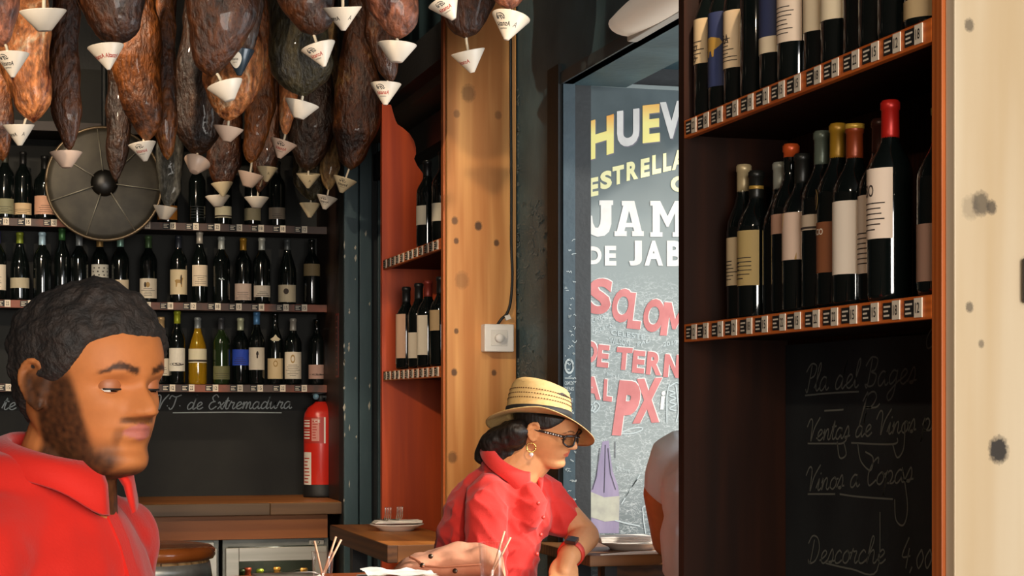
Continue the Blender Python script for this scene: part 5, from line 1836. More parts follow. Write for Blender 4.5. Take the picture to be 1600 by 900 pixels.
def cup(rim, tip, tipw, mat, label, prn=None, tilt=0.0, stick=None, Z_off=0.0):
    (x0, y0), (x1, y1) = rim
    w_ = math.hypot(x1 - x0, y1 - y0)
    sx_, sy_ = stick or ((x0 + x1) / 2, (y0 + y1) / 2 - 8)
    best = min(HTIPS, key=lambda q: math.hypot(q[0][0] - sx_, q[0][1] - sy_))
    gap = math.hypot(best[0][0] - sx_, best[0][1] - sy_)
    Z = best[1] - .0 + (Z_off if gap < 60 else 0)
    Rr = w_ / 2 / F * Z
    C = P((x0 + x1) / 2, (y0 + y1) / 2, Z)
    T = P(tip[0], tip[1], Z)
    h = (T - C).length
    d = ((T - C).normalized() + FW * tilt).normalized()
    zax = -d
    fr = -FW - zax * (-FW).dot(zax)
    fr.normalize()
    xax = (-fr).cross(zax)
    Mx = Matrix((( xax.x, -fr.x, zax.x, C.x), (xax.y, -fr.y, zax.y, C.y), (xax.z, -fr.z, zax.z, C.z), (0, 0, 0, 1)))
    rt = max(tipw / 2 / F * Z, .003)
    t = thing('drip_cup', tuple(C), label, 'drip cup', 'drip cups under the hams')
    tr = lambda p: Mx @ Vector(p)
    mb = MB().lathe([(0, -h), (rt * .9, -h), (rt, -h * .985), (Rr, -.002), (Rr, 0), (Rr - .0022, 0), (rt * .85, -h * .93), (0, -h * .93)], 36)
    mb.v = [tr(p) for p in mb.v]
    mb.build('cone', mat, t)
    rad = lambda s: Rr + (rt - Rr) * s + .0007
    fn = lambda a, s: tr((rad(s) * math.sin(a), -rad(s) * math.cos(a), -h * s))
    if prn:
        for (a0, kind) in prn:
            pb_, pr_ = MB(), MB()
            if 'ram' in kind:
                for st in ([(-.9, -.5), (-1, .2), (-.6, .85), (0, 1), (.6, .8), (1.1, .35), (1.25, -.2), (.95, -.45), (.85, -.1)], [(-.55, -.6), (-.55, .1), (-.2, .35), (.25, .3), (.7, .1)], [(-.2, -.2), (.1, .05), (.35, -.5), (.1, -.6)]):
                    pts = catmull([Vector((u, v, 0)) for u, v in st], 4)
                    pb_.ribbon([fn(a0 + .26 * p.x - .1, .24 - .13 * p.y) for p in pts], Rr * .10, fr)
                write(pb_, 'BODEGAS', lambda u, v: fn(a0 + (u - .5) * .85, .665 - .045 * v), 0, .01)
            if 'red' in kind:
                write(pr_, 'AltanzA', lambda u, v: fn(a0 + (u - .5) * 1.45, .56 - .17 * v), 0, .02)
            if 'dark' in kind:
                write(pb_, 'AltanzA', lambda u, v: fn(a0 + (u - .5) * 1.45, .56 - .17 * v), 0, .02)
            if 'side' in kind:
                write(pb_, 'A', lambda u, v: fn(a0 + (u - .5) * .35, .55 - .18 * v), 0, .0)
            if 'oval' in kind:
                ov_, of_ = tess([(math.cos(2 * math.pi * k / 24), math.sin(2 * math.pi * k / 24)) for k in range(24)])
                pr_.add([fn(a0 + .75 * u, .42 + .33 * v) + fr * .0006 for u, v in ov_], of_)
                pr_.build('oval_label', M('oval_white', '#d8d2c4', rough=.5), t, fix=False)
                pr_ = MB()
                write(pb_, 'Vinacio', lambda u, v: fn(a0 + (u - .5) * .8, .46 - .10 * v) + fr * .0018, 0, .0)
                write(pb_, 'JABUGO', lambda u, v: fn(a0 + (u - .5) * .5, .56 - .05 * v) + fr * .0018, 0, .0)
            if pb_.v:
                pb_.build('black_print', m_blkink, t, fix=False)
            if pr_.v:
                pr_.build('red_print', m_redink, t, fix=False)
    s1 = best[2].lerp(best[3], .12)
    MB().tube([T.lerp(C, .15), C.lerp(s1, .5), s1, s1 + (s1 - C).normalized() * .03], Rr * .085, 8).build('stick', m_stk, t)
    return t


cup([(31, 17), (103, 17)], (69, 48), 22, m_cup, 'biggest plain white cup with flat bottom, upper left', None, .1, (70, 0))
cup([(-8, 84), (45, 84)], (20, 121), 6, m_cup, 'printed cup cut by the left picture edge', [(-.3, 'ram dark')], 0, None)
cup([(6, 200), (53, 190)], (30, 227), 8, m_cup, 'printed cup tipped open at the lower left', [(-.7, 'dark'), (.7, 'side')], .12, (44, 178))
cup([(137, 76), (193, 69)], (170, 109), 6, m_cup, 'pointed cup with red print under the broad brown ham', [(-.75, 'red'), (.75, 'red')])
cup([(201, 229), (243, 220)], (227, 252), 7, m_cup, 'ram emblem cup with red name in front of the fan', [(-.05, 'ram red')])
cup([(78, 238), (128, 238)], (104, 262), 16, m_cupp, 'plain flat bottomed cup left of the fan')
cup([(350, 83), (397, 75)], (374, 118), 8, m_cupb, 'dark navy cup with a white oval label', [(-.35, 'oval')], 0, (384, 80), -.1)
cup([(324, 140), (378, 122)], (359, 157), 17, m_cup, 'plain tilted cup just under the navy cup', None, 0, (346, 116))
cup([(334, 195), (380, 204)], (354, 221), 14, m_cupp, 'plain peach cup below the glowing orange ham', None, 0, (358, 186))
cup([(290, 243), (327, 262)], (304, 272), 14, m_cupp, 'toppled pale pink cup with a rounded outline', None, -.5, (312, 244), -.05)
cup([(330, 288), (364, 284)], (349, 307), 5, m_cupy, 'small yellowed cup overlapping a white one behind it', None, 0, (348, 296), -.1)
cup([(321, 309), (359, 304)], (341, 323), 14, m_cup, 'white flat bottomed cup half behind the yellowed cup', None, 0, (346, 300), .06)
cup([(372, 267), (412, 275)], (387, 292), 16, m_cupp, 'plain pinkish cup under the ham with white fat edges', None, 0, (393, 255))
cup([(401, 260), (434, 263)], (416, 284), 6, m_cupy, 'yellowed cup with a red letter beside the plain pinkish cup', [(.4, 'side')], 0, (405, 298), -.15)
cup([(424, 215), (464, 227)], (436, 247), 7, m_cupp, 'tilted ram emblem cup under the thin orange ham strip', [(0, 'ram red')], 0, (446, 208))
cup([(382, 308), (420, 309)], (401, 325), 14, m_cup, 'plain white cup lowest between yellowed and mouldy hams', None, 0, (403, 299), .02)
cup([(446, 153), (498, 168)], (466, 185), 17, m_cup, 'plain tilted cup under the mouldy dark green ham', None, 0, (474, 148))
cup([(471, 80), (523, 63)], (507, 104), 6, m_cup, 'printed cup in the middle tilted before the mouldy ham', [(-.45, 'ram red')], 0, (489, 50))
cup([(504, 12), (565, 10)], (536, 47), 8, m_cup, 'upright printed cup at the top centre edge', [(-.9, 'dark'), (.75, 'side')], .22, (535, -4))
cup([(590, 66), (651, 72)], (619, 97), 20, m_cup, 'plain flat cup under the pinkish marbled ham', None, 0, (622, 52))
cup([(578, 130), (627, 132)], (602, 164), 7, m_cup, 'ram emblem cup hanging over the red panel top', [(-.25, 'ram red')])
cup([(667, 5), (718, -6)], (709, 30), 9, m_cup, 'ram emblem cup cut by the top edge near the pine board', [(-.35, 'ram red')], 0, (690, -10))
cup([(705, 87), (757, 74)], (738, 113), 8, m_cup, 'pointed cup with a red mark before the pine board', [(-.75, 'red')], .12, (727, 58))
cup([(770, 16), (827, 36)], (791, 64), 8, m_cup, 'ram printed cup furthest right, hanging before the dark wall', [(-.6, 'ram dark'), (.55, 'side')], -.15, (797, 12))
cup([(463, 271), (501, 272)], (481, 294), 5, m_cupy, 'small cup with brown rim under the darkest back ham', [(.3, 'side')], .2, (481, 262))
cup([(522, 272), (557, 286)], (533, 301), 6, m_cupy, 'small ram cup under the pleated shiny ham', [(0, 'ram dark')], 0, (545, 262))
cup([(495, 304), (528, 310)], (507, 327), 6, m_cup, 'small ram printed cup under the pale fatty ham', [(-.2, 'ram dark')], 0, (514, 294))
cup([(468, 317), (501, 319)], (484, 340), 6, m_cupy, 'lowest small plain cup, under the mouldy back ham', None, 0, (489, 305))
cup([(240, 322), (277, 324)], (256, 343), 14, m_cup, 'plain cup under the grey netted ham piece', None, 0, (262, 318))

# ================================================================== PEOPLE
def sstep(a, b, x):
    t = min(1, max(0, (x - a) / (b - a)))
    return t * t * (3 - 2 * t)


def interp(tab, z):
    if z <= tab[0][0]:
        return tab[0][1]
    for i in range(len(tab) - 1):
        if z <= tab[i + 1][0]:
            a, b = tab[i], tab[i + 1]
            t = (z - a[0]) / (b[0] - a[0])
            # smooth (Catmull-Rom) along the table
            p0 = tab[max(0, i - 1)][1]
            p3 = tab[min(len(tab) - 1, i + 2)][1]
            p1, p2 = a[1], b[1]
            return .5 * (2 * p1 + (p2 - p0) * t + (2 * p0 - 5 * p1 + 4 * p2 - p3) * t * t + (3 * p1 - p0 - 3 * p2 + p3) * t ** 3)
    return tab[-1][1]


YFT = [(0, .20), (.03, .30), (.07, .345), (.12, .358), (.17, .335), (.22, .350), (.28, .362), (.34, .362), (.42, .358), (.50, .365), (.56, .388), (.65, .388), (.75, .362), (.85, .295), (.93, .20), (.98, .09), (1, .0)]
YBT = [(0, .02), (.06, -.04), (.12, -.10), (.2, -.22), (.3, -.33), (.4, -.39), (.5, -.425), (.6, -.44), (.7, -.425), (.8, -.37), (.9, -.25), (.97, -.11), (1, -.02)]
WT = [(0, .08), (.03, .15), (.07, .19), (.12, .215), (.2, .25), (.3, .28), (.4, .302), (.5, .315), (.6, .33), (.7, .325), (.8, .29), (.9, .205), (.96, .115), (1, .02)]


def gs(d, s):
    return math.exp(-(d / s) ** 2)


def face_pt(z, t, nose=1.0, lips=1.0, off=0.0):
    """head surface; z 0 chin .. 1 crown, t angle from straight ahead; unit = head height; x right of the person"""
    yf, yb, w_ = interp(YFT, z), interp(YBT, z), interp(WT, z)
    mid_ = (yf + yb) / 2
    c = mid_ + (-.06 - mid_) * sstep(.0, .24, z) * sstep(1.0, .86, z)
    c = max(min(c, yf - .01), yb + .01)
    s_, k_ = math.sin(t), math.cos(t)
    x = w_ * math.copysign(abs(s_) ** .92, s_)
    if k_ >= 0:
        y = c + (yf - c) * k_ ** .80
    else:
        y = c - (c - yb) * (-k_) ** .95
    if k_ > 0:
        fr = sstep(0, .35, k_)
        ax_ = abs(x)
        dy = 0
        # nose
        if z > .30:
            n = sstep(.55, .385, z) * sstep(.315, .36, z) * .120 * nose
            dy += n * gs(x, .034 + .030 * sstep(.50, .38, z))
            dy += .040 * nose * gs(ax_ - .062, .030) * gs(z - .362, .032)
            dy += .012 * gs(x, .04) * gs(z - .55, .05)
        # sockets, brow, cheek
        dy -= .050 * gs(ax_ - .135, .075) * gs(z - .495, .040)
        dy += .014 * gs(ax_ - .13, .09) * gs(z - .572, .026)
        dy += .020 * gs(ax_ - .19, .07) * gs(z - .40, .06)
        # mouth
        dy += .030 * lips * gs(x, .085) * gs(z - .283, .020)
        dy += .034 * lips * gs(x, .075) * gs(z - .232, .022)
        dy -= .022 * lips * gs(x, .10) * gs(z - .259, .006)
        dy -= .012 * gs(x, .02) * gs(z - .318, .018)
        dy += .014 * gs(x, .08) * gs(z - .09, .05)
        y += dy * fr
    if off:
        v = Vector((x, y + .06, (z - .55) * .9))
        v = v.normalized() * off if v.length > 1e-6 else v
        x, y, z = x + v.x, y + v.y, z + v.z * .9
    return Vector((x, y, z))


def head_rings(nt=120, nz=110, **kw):
    rg = []
    for i in range(nz + 1):
        z = i / nz
        z = .5 - .5 * math.cos(math.pi * (.04 + .92 * z)) if False else z
        z = min(.998, max(.002, z))
        rg.append([face_pt(z, 2 * math.pi * k / nt, **kw) for k in range(nt)])
    return rg


def frame(yaw, pitch=0, roll=0):
    """columns: right of the person, facing, up. yaw is measured from facing the camera towards picture right"""
    d = -FW * math.cos(yaw) + RT * math.sin(yaw)
    r = d.cross(UP).normalized()
    Mf = Matrix((r, d, UP)).transposed()
    return Mf @ Matrix.Rotation(-pitch, 3, 'X') @ Matrix.Rotation(roll, 3, 'Y')


def remesh(parts, voxel, smooth=4, factor=.5):
    """fuse closed pieces into one continuous skin"""
    me = parts.mesh('t', [])
    bm = bmesh.new()
    bm.from_mesh(me)
    bmesh.ops.recalc_face_normals(bm, faces=bm.faces[:])
    bm.to_mesh(me)
    bm.free()
    o = link('t', me)
    md = o.modifiers.new('r', 'REMESH')
    md.mode = 'VOXEL'
    md.voxel_size = voxel
    ms_ = o.modifiers.new('s', 'SMOOTH')
    ms_.factor = factor
    ms_.iterations = smooth
    dg = bpy.context.evaluated_depsgraph_get()
    out = bpy.data.meshes.new_from_object(o.evaluated_get(dg))
    bpy.data.objects.remove(o)
    bpy.data.meshes.remove(me)
    out.polygons.foreach_set('use_smooth', [True] * len(out.polygons))
    return out


def shift(me, off):
    me.transform(Matrix.Translation(-off))
    return me


def paint(me, fn):
    at = me.color_attributes.new('pig', 'FLOAT_COLOR', 'POINT')
    buf = []
    for v in me.vertices:
        buf += fn(v.co)
    at.data.foreach_set('color', buf)


def skin_mat(name, rough=.5):
    m, nt, b = nodes_of(name)
    at = N(nt, 'ShaderNodeVertexColor')
    at.layer_name = 'pig'
    nz = N(nt, 'ShaderNodeTexNoise')
    nz.inputs['Scale'].default_value = 60
    nz.inputs['Detail'].default_value = 4
    nt.links.new(coords(nt), nz.inputs['Vector'])
    mr = N(nt, 'ShaderNodeMapRange')
    mr.inputs[3].default_value = .86
    mr.inputs[4].default_value = 1.1
    nt.links.new(nz.outputs['Fac'], mr.inputs[0])
    mx = N(nt, 'ShaderNodeVectorMath', operation='SCALE')
    nt.links.new(at.outputs['Color'], mx.inputs[0])
    nt.links.new(mr.outputs[0], mx.inputs['Scale'])
    nt.links.new(mx.outputs[0], b.inputs['Base Color'])
    b.inputs['Roughness'].default_value = rough
    b.inputs['Specular IOR Level'].default_value = .22
    b.inputs['Subsurface Weight'].default_value = .06
    b.inputs['Subsurface Radius'].default_value = (.01, .004, .002)
    bp = N(nt, 'ShaderNodeBump')
    bp.inputs['Strength'].default_value = .06
    bp.inputs['Distance'].default_value = .002
    n2 = N(nt, 'ShaderNodeTexNoise')
    n2.inputs['Scale'].default_value = 260
    nt.links.new(coords(nt), n2.inputs['Vector'])
    nt.links.new(n2.outputs['Fac'], bp.inputs['Height'])
    nt.links.new(bp.outputs[0], b.inputs['Normal'])
    return m


def mixc(a, b, t):
    return [a[i] * (1 - t) + b[i] * t for i in range(3)] + [1]


def pigment(skin, lip, hairc, beard, brow_th, face_inv, scalp=0.0, stub=0.0):
    """natural colours of a face: lips, brows, beard; position p in room space"""
    S, L_, H_ = lin(skin), lin(lip), lin(hairc)

    def fn(p):
        q = face_inv @ p
        x, y, z = q
        ax_ = abs(x)
        c = list(S)
        if -.2 < z < 1.05 and ax_ < .5 and -.6 < y < .65:
            if y > .12 and ax_ < .13 and .2 < z < .31:
                hw_ = .105 * (1 - min(1, abs((z - .258) / .05)) ** 2)
                c = mixc(c, L_, sstep(0, .02, hw_ - ax_) * .9)
            t = math.atan2(ax_, y + .06)
            if beard:
                up = .16 + .40 * sstep(R(30), R(60), t)
                wgt = sstep(.085, -.06, z - up) * sstep(R(7), R(22), t) * sstep(R(105), R(92), t)
                wgt = max(wgt, sstep(.10, .03, z) * sstep(-.1, .05, y) * .95)
                wgt = max(wgt, sstep(.13, .10, ax_) * sstep(.295, .305, z) * sstep(.345, .328, z) * (y > .1) * .8)
                wgt = max(wgt, sstep(.15, .12, ax_) * sstep(.085, .105, ax_) * sstep(.30, .25, z) * (y > .1) * .5)
                wgt = max(wgt, sstep(R(56), R(70), t) * sstep(R(92), R(84), t) * sstep(.66, .5, z) * (z > .2))
                wgt = max(wgt, sstep(.03, .0, z) * sstep(-.16, -.08, z) * .45 * (y > -.05))
                c = mixc(c, H_, min(1, wgt) * beard * (.93 + .12 * noise.noise(p * 160)))
            bz = .573 + .028 * gs(ax_ - .15, .06) - .018 * sstep(.15, .23, ax_)
            bw = brow_th * (1 - .5 * sstep(.12, .24, ax_))
            if y > .1:
                c = mixc(c, H_, sstep(bw, bw * .5, abs(z - bz)) * sstep(.035, .06, ax_) * sstep(.245, .21, ax_) * .92)
                # lash line
                c = mixc(c, H_, sstep(.012, .004, abs(z - .497 + .9 * (ax_ - .135) ** 2)) * sstep(.075, .06, abs(ax_ - .135)) * .0)
        return c[:3] + [1]
    return fn


m_skin_m = skin_mat('skin_man', .56)
m_skin_w = skin_mat('skin_woman', .5)
m_skin_g = skin_mat('skin_guest', .5)


def ear_parts(mb, Mw, side, s=1.0):
    T = lambda x, y, z: Mw @ Vector((side * (.315 + x), -.055 + y, .47 + z))
    hel = [(.0, .05, -.02), (.01, .06, .04), (.03, .055, .10), (.05, .02, .135), (.065, -.035, .125), (.068, -.07, .07), (.06, -.07, .01), (.045, -.045, -.05), (.03, -.01, -.095), (.018, .02, -.11), (.01, .035, -.08)]
    pts = catmull([Vector(p) for p in hel], 4)
    k = Mw.to_scale().x
    mb.tube([T(*p) for p in pts], .017 * k, 8)
    ant = catmull([Vector(p) for p in [(.035, .03, .09), (.05, -.02, .06), (.045, -.03, .0), (.03, .0, -.05)]], 4)
    mb.tube([T(*p) for p in ant], .012 * k, 8)
    c = T(.022, -.005, .01)
    mb.ell(c, (T(.052, -.005, .01) - c) * .55, T(.022, .055, .01) - c, T(.03, -.02, .115) - c)
    c = T(.02, .02, -.095)
    mb.ell(c, (T(.045, .02, -.095) - c) * .6, T(.02, .05, -.095) - c, T(.02, .02, -.06) - c)


def eyes(Mw, parent, lidc, iris='#2a1a10', open_=.35, skin=None):
    m_w = M('eye_white', '#d8d0c4', rough=.2, coat=.5)
    m_i = M('eye_iris', iris, rough=.15, coat=.6)
    m_l = M('eyelid_skin', lidc, rough=.5)
    m_d = M('lash', '#120c09', rough=.6)
    k = Mw.to_scale().x
    R3 = Mw.to_3x3()
    for s_ in (-1, 1):
        c = Mw @ Vector((s_ * .135, .254, .495))
        e = MB().ell(c, R3 @ Vector((.068, 0, 0)), R3 @ Vector((0, .068, 0)), R3 @ Vector((0, 0, .068)))
        ir = Vector((s_ * .02, .99, -.2)).normalized()
        x, y, d = basis(ir)
        e.lathe([(0, .0705), (.028, .0655), (.030, .062)], 18, 1, (0, 0, 0), ir, cap=False)
        o = len(e.v)
        n_ = 3 * 18
        for i in range(o - n_, o):
            e.v[i] = c + R3 @ e.v[i]
        eo = e.build('eye', [m_w, m_i], parent, fix=False)
        # upper and lower lids: shells that close over the ball
        for nm, a0, a1 in (('eyelid', open_ * 40 - 22, 95), ('eyelid', -95, -26)):
            rg = []
            for i in range(9):
                el_ = R(a0 + (a1 - a0) * i / 8)
                rg.append([c + R3 @ (Vector((math.sin(R(az)) * math.cos(el_), math.cos(R(az)) * math.cos(el_), math.sin(el_))) * .0735) for az in range(-80, 81, 10)])
            MB().rings(rg, 0, True, False, False, closed=False).build(nm, m_l, eo, fix=False)
        el_ = R(open_ * 40 - 22)
        MB().tube([c + R3 @ (Vector((math.sin(R(az)) * math.cos(el_), math.cos(R(az)) * math.cos(el_), math.sin(el_))) * .075) for az in range(-62, 63, 8)], .0055 * k, 6).build('lash_line', m_d, eo, fix=False)


def hair_shell(Mw, hl, thick, nscale, namp, mat, parent, name='hair', sunk=-.02, seed=0, nt=150, nz=110, top=1.0, fit=None, front=1.0):
    """hair as a thick cap over the skull; hl(t) = hairline height at angle t"""
    rg = []
    for i in range(nz + 1):
        z = min(.998, max(.02, i / nz))
        ring = []
        for k in range(nt):
            t = 2 * math.pi * k / nt
            a = min(t, 2 * math.pi - t)
            m_ = sstep(-.01, .05, z - hl(a))
            p = face_pt(z, t)
            nn = noise.noise(p * nscale + Vector((seed, 0, 0))) * namp + noise.noise(p * nscale * 2.7) * namp * .5
            grow = thick * (.45 + .55 * sstep(.45, .85, z)) * (1 - (1 - top) * sstep(.52, .68, z))
            nn *= 1 - (1 - top) * sstep(.52, .68, z)
            grow *= 1 - (1 - front) * sstep(.3, .8, math.cos(a)) * sstep(.97, .8, z)
            off = sunk * (1 - m_) + (grow + nn) * m_
            pt = Mw @ face_pt(z, t, off=off)
            ring.append(fit(pt) if fit else pt)
        rg.append(ring)
    return MB().rings(rg, 0, True).build(name, mat, parent)


def cloth(name, c, c2, rough=.8, bs=200):
    m = M(name, c, c2, 5, rough=rough, bump=.25, bscale=bs, bdist=.002, lo=.3, hi=.7, sheen=.15, spec=.25)
    return m


def folds(me, fn):
    me.update()
    nr = [v.normal.copy() for v in me.vertices]
    for v, n_ in zip(me.vertices, nr):
        v.co += n_ * fn(v.co)
    me.update()


def collar(Mb, c, r_in, r_out, h, gap, mat, parent, leaf=.03, th=.003, drop=.0):
    """shirt collar: stand plus turned-down leaf with two points; Mb = body frame (3x3), c = neck base centre"""
    n_ = 56
    rg = []
    a0, a1 = R(gap), 2 * math.pi - R(gap)
    for k in range(n_ + 1):
        a = a0 + (a1 - a0) * k / n_
        aa = min(a, 2 * math.pi - a)
        d = Vector((math.sin(a), math.cos(a), 0))
        pt = gs(aa - R(gap), R(26))
        q = lambda r_, z: c + Mb @ (d * r_ + Vector((0, 0, z)))
        lo = drop - leaf * pt
        ro = r_out + leaf * .55 * pt
        rg.append([q(r_in - th, -.03), q(r_in - th, h), q(r_in + th * 1.6, h + .004), q((r_in + ro) / 2 + .006, (h + lo) / 2 + .008), q(ro, lo), q(ro - th, lo - th), q((r_in + ro) / 2, (h + lo) / 2 + .002), q(r_in + th, h - .008)])
    return MB().rings(rg, 0, True).build('collar', mat, parent)


def finger(mb, base, dirs, lens, r):
    p = base
    pts = [p]
    for d, l in zip(dirs, lens):
        p = p + d.normalized() * l
        pts.append(p)
    for i in range(len(pts) - 1):
        mb.cone(pts[i], pts[i + 1], r * (1 - .10 * i), r * (1 - .10 * (i + 1)), 10)
    return pts[-1]


def lower_body(parent, hip, feet, knees, mat, shoe_mat, r=(.095, .065, .05)):
    """trousers and shoes below the picture edge"""
    mb = MB()
    mb.ell(hip, RT * .16, FW * .13, UP * .13)
    for kn_, ft in zip(knees, feet):
        s_ = (kn_ - ft)
        mb.cone(hip.lerp(kn_, .18), kn_, r[0], r[1])
        mb.cone(kn_, ft + Vector((0, 0, .09)), r[1], r[2])
    link('trousers', shift(remesh(mb, .014, 3), parent_world(parent)), parent).data.materials.append(mat)
    for ft, kn_ in zip(feet, knees):
        d = Vector((ft.x - hip.x, ft.y - hip.y, 0))
        d = d.normalized() if d.length > .05 else RT
        sh = MB()
        sh.ell(ft + d * .06 + Vector((0, 0, .0405)), d * .13, d.cross(UP) * .045, UP * .04)
        sh.build('shoe', shoe_mat, parent)


m_denim = M('dark_denim', '#20262e', '#2a323c', 40, rough=.9)
m_shoe = M('shoe_black', '#151515', rough=.6)

# ---------------------------------------------------------------- the man in front
ZM = 2.25
HSm = .236
Fm = frame(R(56), R(3))
hc = P(139, 744, ZM)                                   # under the skull centre at chin height
Mm = Matrix.Translation(hc) @ (Fm.to_4x4()) @ Matrix.Scale(HSm, 4)
Mm_i = Mm.inverted()
Bm_ = frame(R(74), 0)
man = thing('person', (hc.x, hc.y, 0), 'man with short dark hair and beard in a red polo shirt walking past in front', 'person')
nb_ = P(98, 756, ZM)                                   # neck base centre
body = MB()
body.rings([[Mm @ p for p in r_] for r_ in head_rings(nose=.95, lips=1.25)])
for s_ in (-1, 1):
    ear_parts(body, Mm, s_)
U = lambda x, y, z: nb_ + Bm_ @ Vector((x, y, z))
hk = Mm @ Vector((0, -.09, .22))
body.cone(Mm @ Vector((0, -.16, .24)), U(0, -.01, -.02), .050, .064, 24)
body.cone(Mm @ Vector((0, -.04, .10)), U(0, .016, -.035), .040, .055, 24)
body.cone(U(-.0, -.02, -.02), U(-.15, -.02, -.09), .036, .040, 18)
body.cone(U(.0, -.02, -.02), U(.15, -.02, -.09), .036, .040, 18)
body.ell(U(0, -.01, -.2), Bm_ @ Vector((.155, 0, 0)), Bm_ @ Vector((0, .085, 0)), UP * .19)
body.ell(U(0, .0, -.40), Bm_ @ Vector((.145, 0, 0)), Bm_ @ Vector((0, .095, 0)), UP * .22)
armp = {}
for s_ in (-1, 1):
    sh = U(s_ * .165, -.02, -.085)
    elb = U(s_ * .225, -.05 + .03 * s_, -.37)
    wr_ = U(s_ * .235, .10 + .03 * s_, -.58)
    armp[s_] = (sh, elb, wr_)
    body.cone(sh, elb, .05, .038, 16)
    body.cone(elb, wr_, .038, .027, 16)
    dn = (wr_ - elb).normalized()
    body.ell(wr_ + dn * .045, Bm_ @ Vector((.016, 0, 0)), Bm_ @ Vector((0, .038, .0)), dn * .055)
    for q in range(4):
        fb = wr_ + dn * .085 + Bm_ @ Vector((0, -.028 + .019 * q, 0))
        finger(body, fb, [dn, dn + Bm_ @ Vector((-s_ * .3, 0, 0)), dn + Bm_ @ Vector((-s_ * .8, 0, 0))], [.035 + .004 * (q in (1, 2)), .024, .02], .0085)
    finger(body, wr_ + dn * .03 + Bm_ @ Vector((0, .03, 0)), [Bm_ @ Vector((0, .8, 0)) + dn, Bm_ @ Vector((0, .3, 0)) + dn], [.035, .03], .010)
me = remesh(body, .0036, 3, .4)
paint(me, pigment('#b56d3c', '#a85f55', '#1a100b', .95, .026, Mm_i))
bo = link('body', shift(me, man.location), man)
bo.data.materials.append(m_skin_m)
m_hair = M('hair_black_brown', '#16100c', '#2a1f18', 70, rough=.75, bump=.8, bscale=140, bdist=.006)
hl_m = lambda a: interp([(0, .735), (R(30), .735), (R(50), .70), (R(62), .60), (R(75), .50), (R(95), .47), (R(120), .33), (R(180), .18)], a)
hair_shell(Mm, hl_m, .072, 13, .022, m_hair, man, seed=4, front=.35)
eyes(Mm, man, '#9a5a34', '#1c110b', .2)
m_polo = cloth('red_polo', '#cc1f10', '#b4190c', .75, 260)
sh_ = MB()
sh_.cone(U(-.02, -.03, -.03), U(-.15, -.02, -.085), .056, .064, 20)
sh_.cone(U(.02, -.03, -.03), U(.15, -.02, -.085), .056, .064, 20)
sh_.cone(U(-.07, -.045, -.022), U(.07, -.045, -.022), .062, .062, 20)
sh_.ell(U(0, -.01, -.19), Bm_ @ Vector((.185, 0, 0)), Bm_ @ Vector((0, .110, 0)), UP * .20)
sh_.ell(U(0, .0, -.40), Bm_ @ Vector((.182, 0, 0)), Bm_ @ Vector((0, .128, 0)), UP * .26)
sh_.cone(U(0, 0, -.42), U(0, 0, -.55), .15, .16, 24)
for s_ in (-1, 1):
    a, e, w2 = armp[s_]
    sh_.cone(a, a.lerp(e, .72), .062, .062, 18)
me = remesh(sh_, .006, 8, .5)
folds(me, lambda p: .006 * noise.noise(p * 9) + .004 * (1 - abs(noise.noise(p * 5 + Vector((0, 0, 3))))) + .002 * noise.noise(p * 30))
so = link('polo_shirt', shift(me, man.location), man)
so.data.materials.append(m_polo)
collar(frame(R(66), R(15)), U(0, -.008, .006), .067, .096, .038, 13, m_polo, man, .024, drop=.010)
pk = MB()
for a_, b2 in ((-.012, .012),):
    pk.rings([[U(a_, y, z), U(b2, y, z), U(b2, y + .006, z), U(a_, y + .006, z)] for y, z in ((.060, -.03), (.080, -.07), (.096, -.12), (.103, -.19), (.104, -.24))], 0, False)
pk.build('placket', m_polo, man)
hp = U(0, 0, -.62)
lower_body(man, hp, [Vector((hp.x, hp.y, 0)) + Bm_ @ Vector((-.1, .22, 0)), Vector((hp.x, hp.y, 0)) + Bm_ @ Vector((.1, -.22, 0))],
           [Vector((hp.x, hp.y, .50)) + Bm_ @ Vector((-.1, .16, 0)), Vector((hp.x, hp.y, .50)) + Bm_ @ Vector((.1, -.05, 0))], m_denim, m_shoe)

# ---------------------------------------------------------------- the woman with the straw hat
ZW = 4.78
HSw = .206
Fw_ = frame(R(72), R(19), R(10))
eyec = P(856, 689, ZW)
hw0 = P(833, 676, ZW - .07)                            # near ear
Mr = Fw_.to_4x4() @ Matrix.Scale(HSw, 4)
hcw = hw0 - (Mr @ Vector((.345, -.055, .47)))
Mw_ = Matrix.Translation(hcw) @ Mr
Mw_i = Mw_.inverted()
wom = thing('person', (hcw.x, hcw.y, 0), 'woman in a straw hat, glasses and red short sleeved shirt leaning on her elbow', 'person')
PW = lambda x, y, dz=0: P(x, y, ZW + dz)
Hn = (UP + FW * .20 + RT * .10).normalized()
Hx = (RT - Hn * RT.dot(Hn)).normalized()
Hy = Hn.cross(Hx)
Hc = PW(841, 654, .0)
HP = lambda x, y, z: Hc + Hx * x + Hy * y + Hn * z
RX, RY = .088, .080


def under_hat(p, pad=.006):
    '''what is above the brim has to fit inside the crown'''
    q = p - Hc
    x, y, z = q.dot(Hx), q.dot(Hy), q.dot(Hn)
    if z < -.012:
        return p
    k = math.hypot(x / (RX - pad), y / (RY - pad))
    s_ = sstep(-.012, .004, z)
    if k > 1:
        x, y = x * (1 - s_) + x / k * s_, y * (1 - s_) + y / k * s_
    z = min(z, .084 - pad)
    return Hc + Hx * x + Hy * y + Hn * z


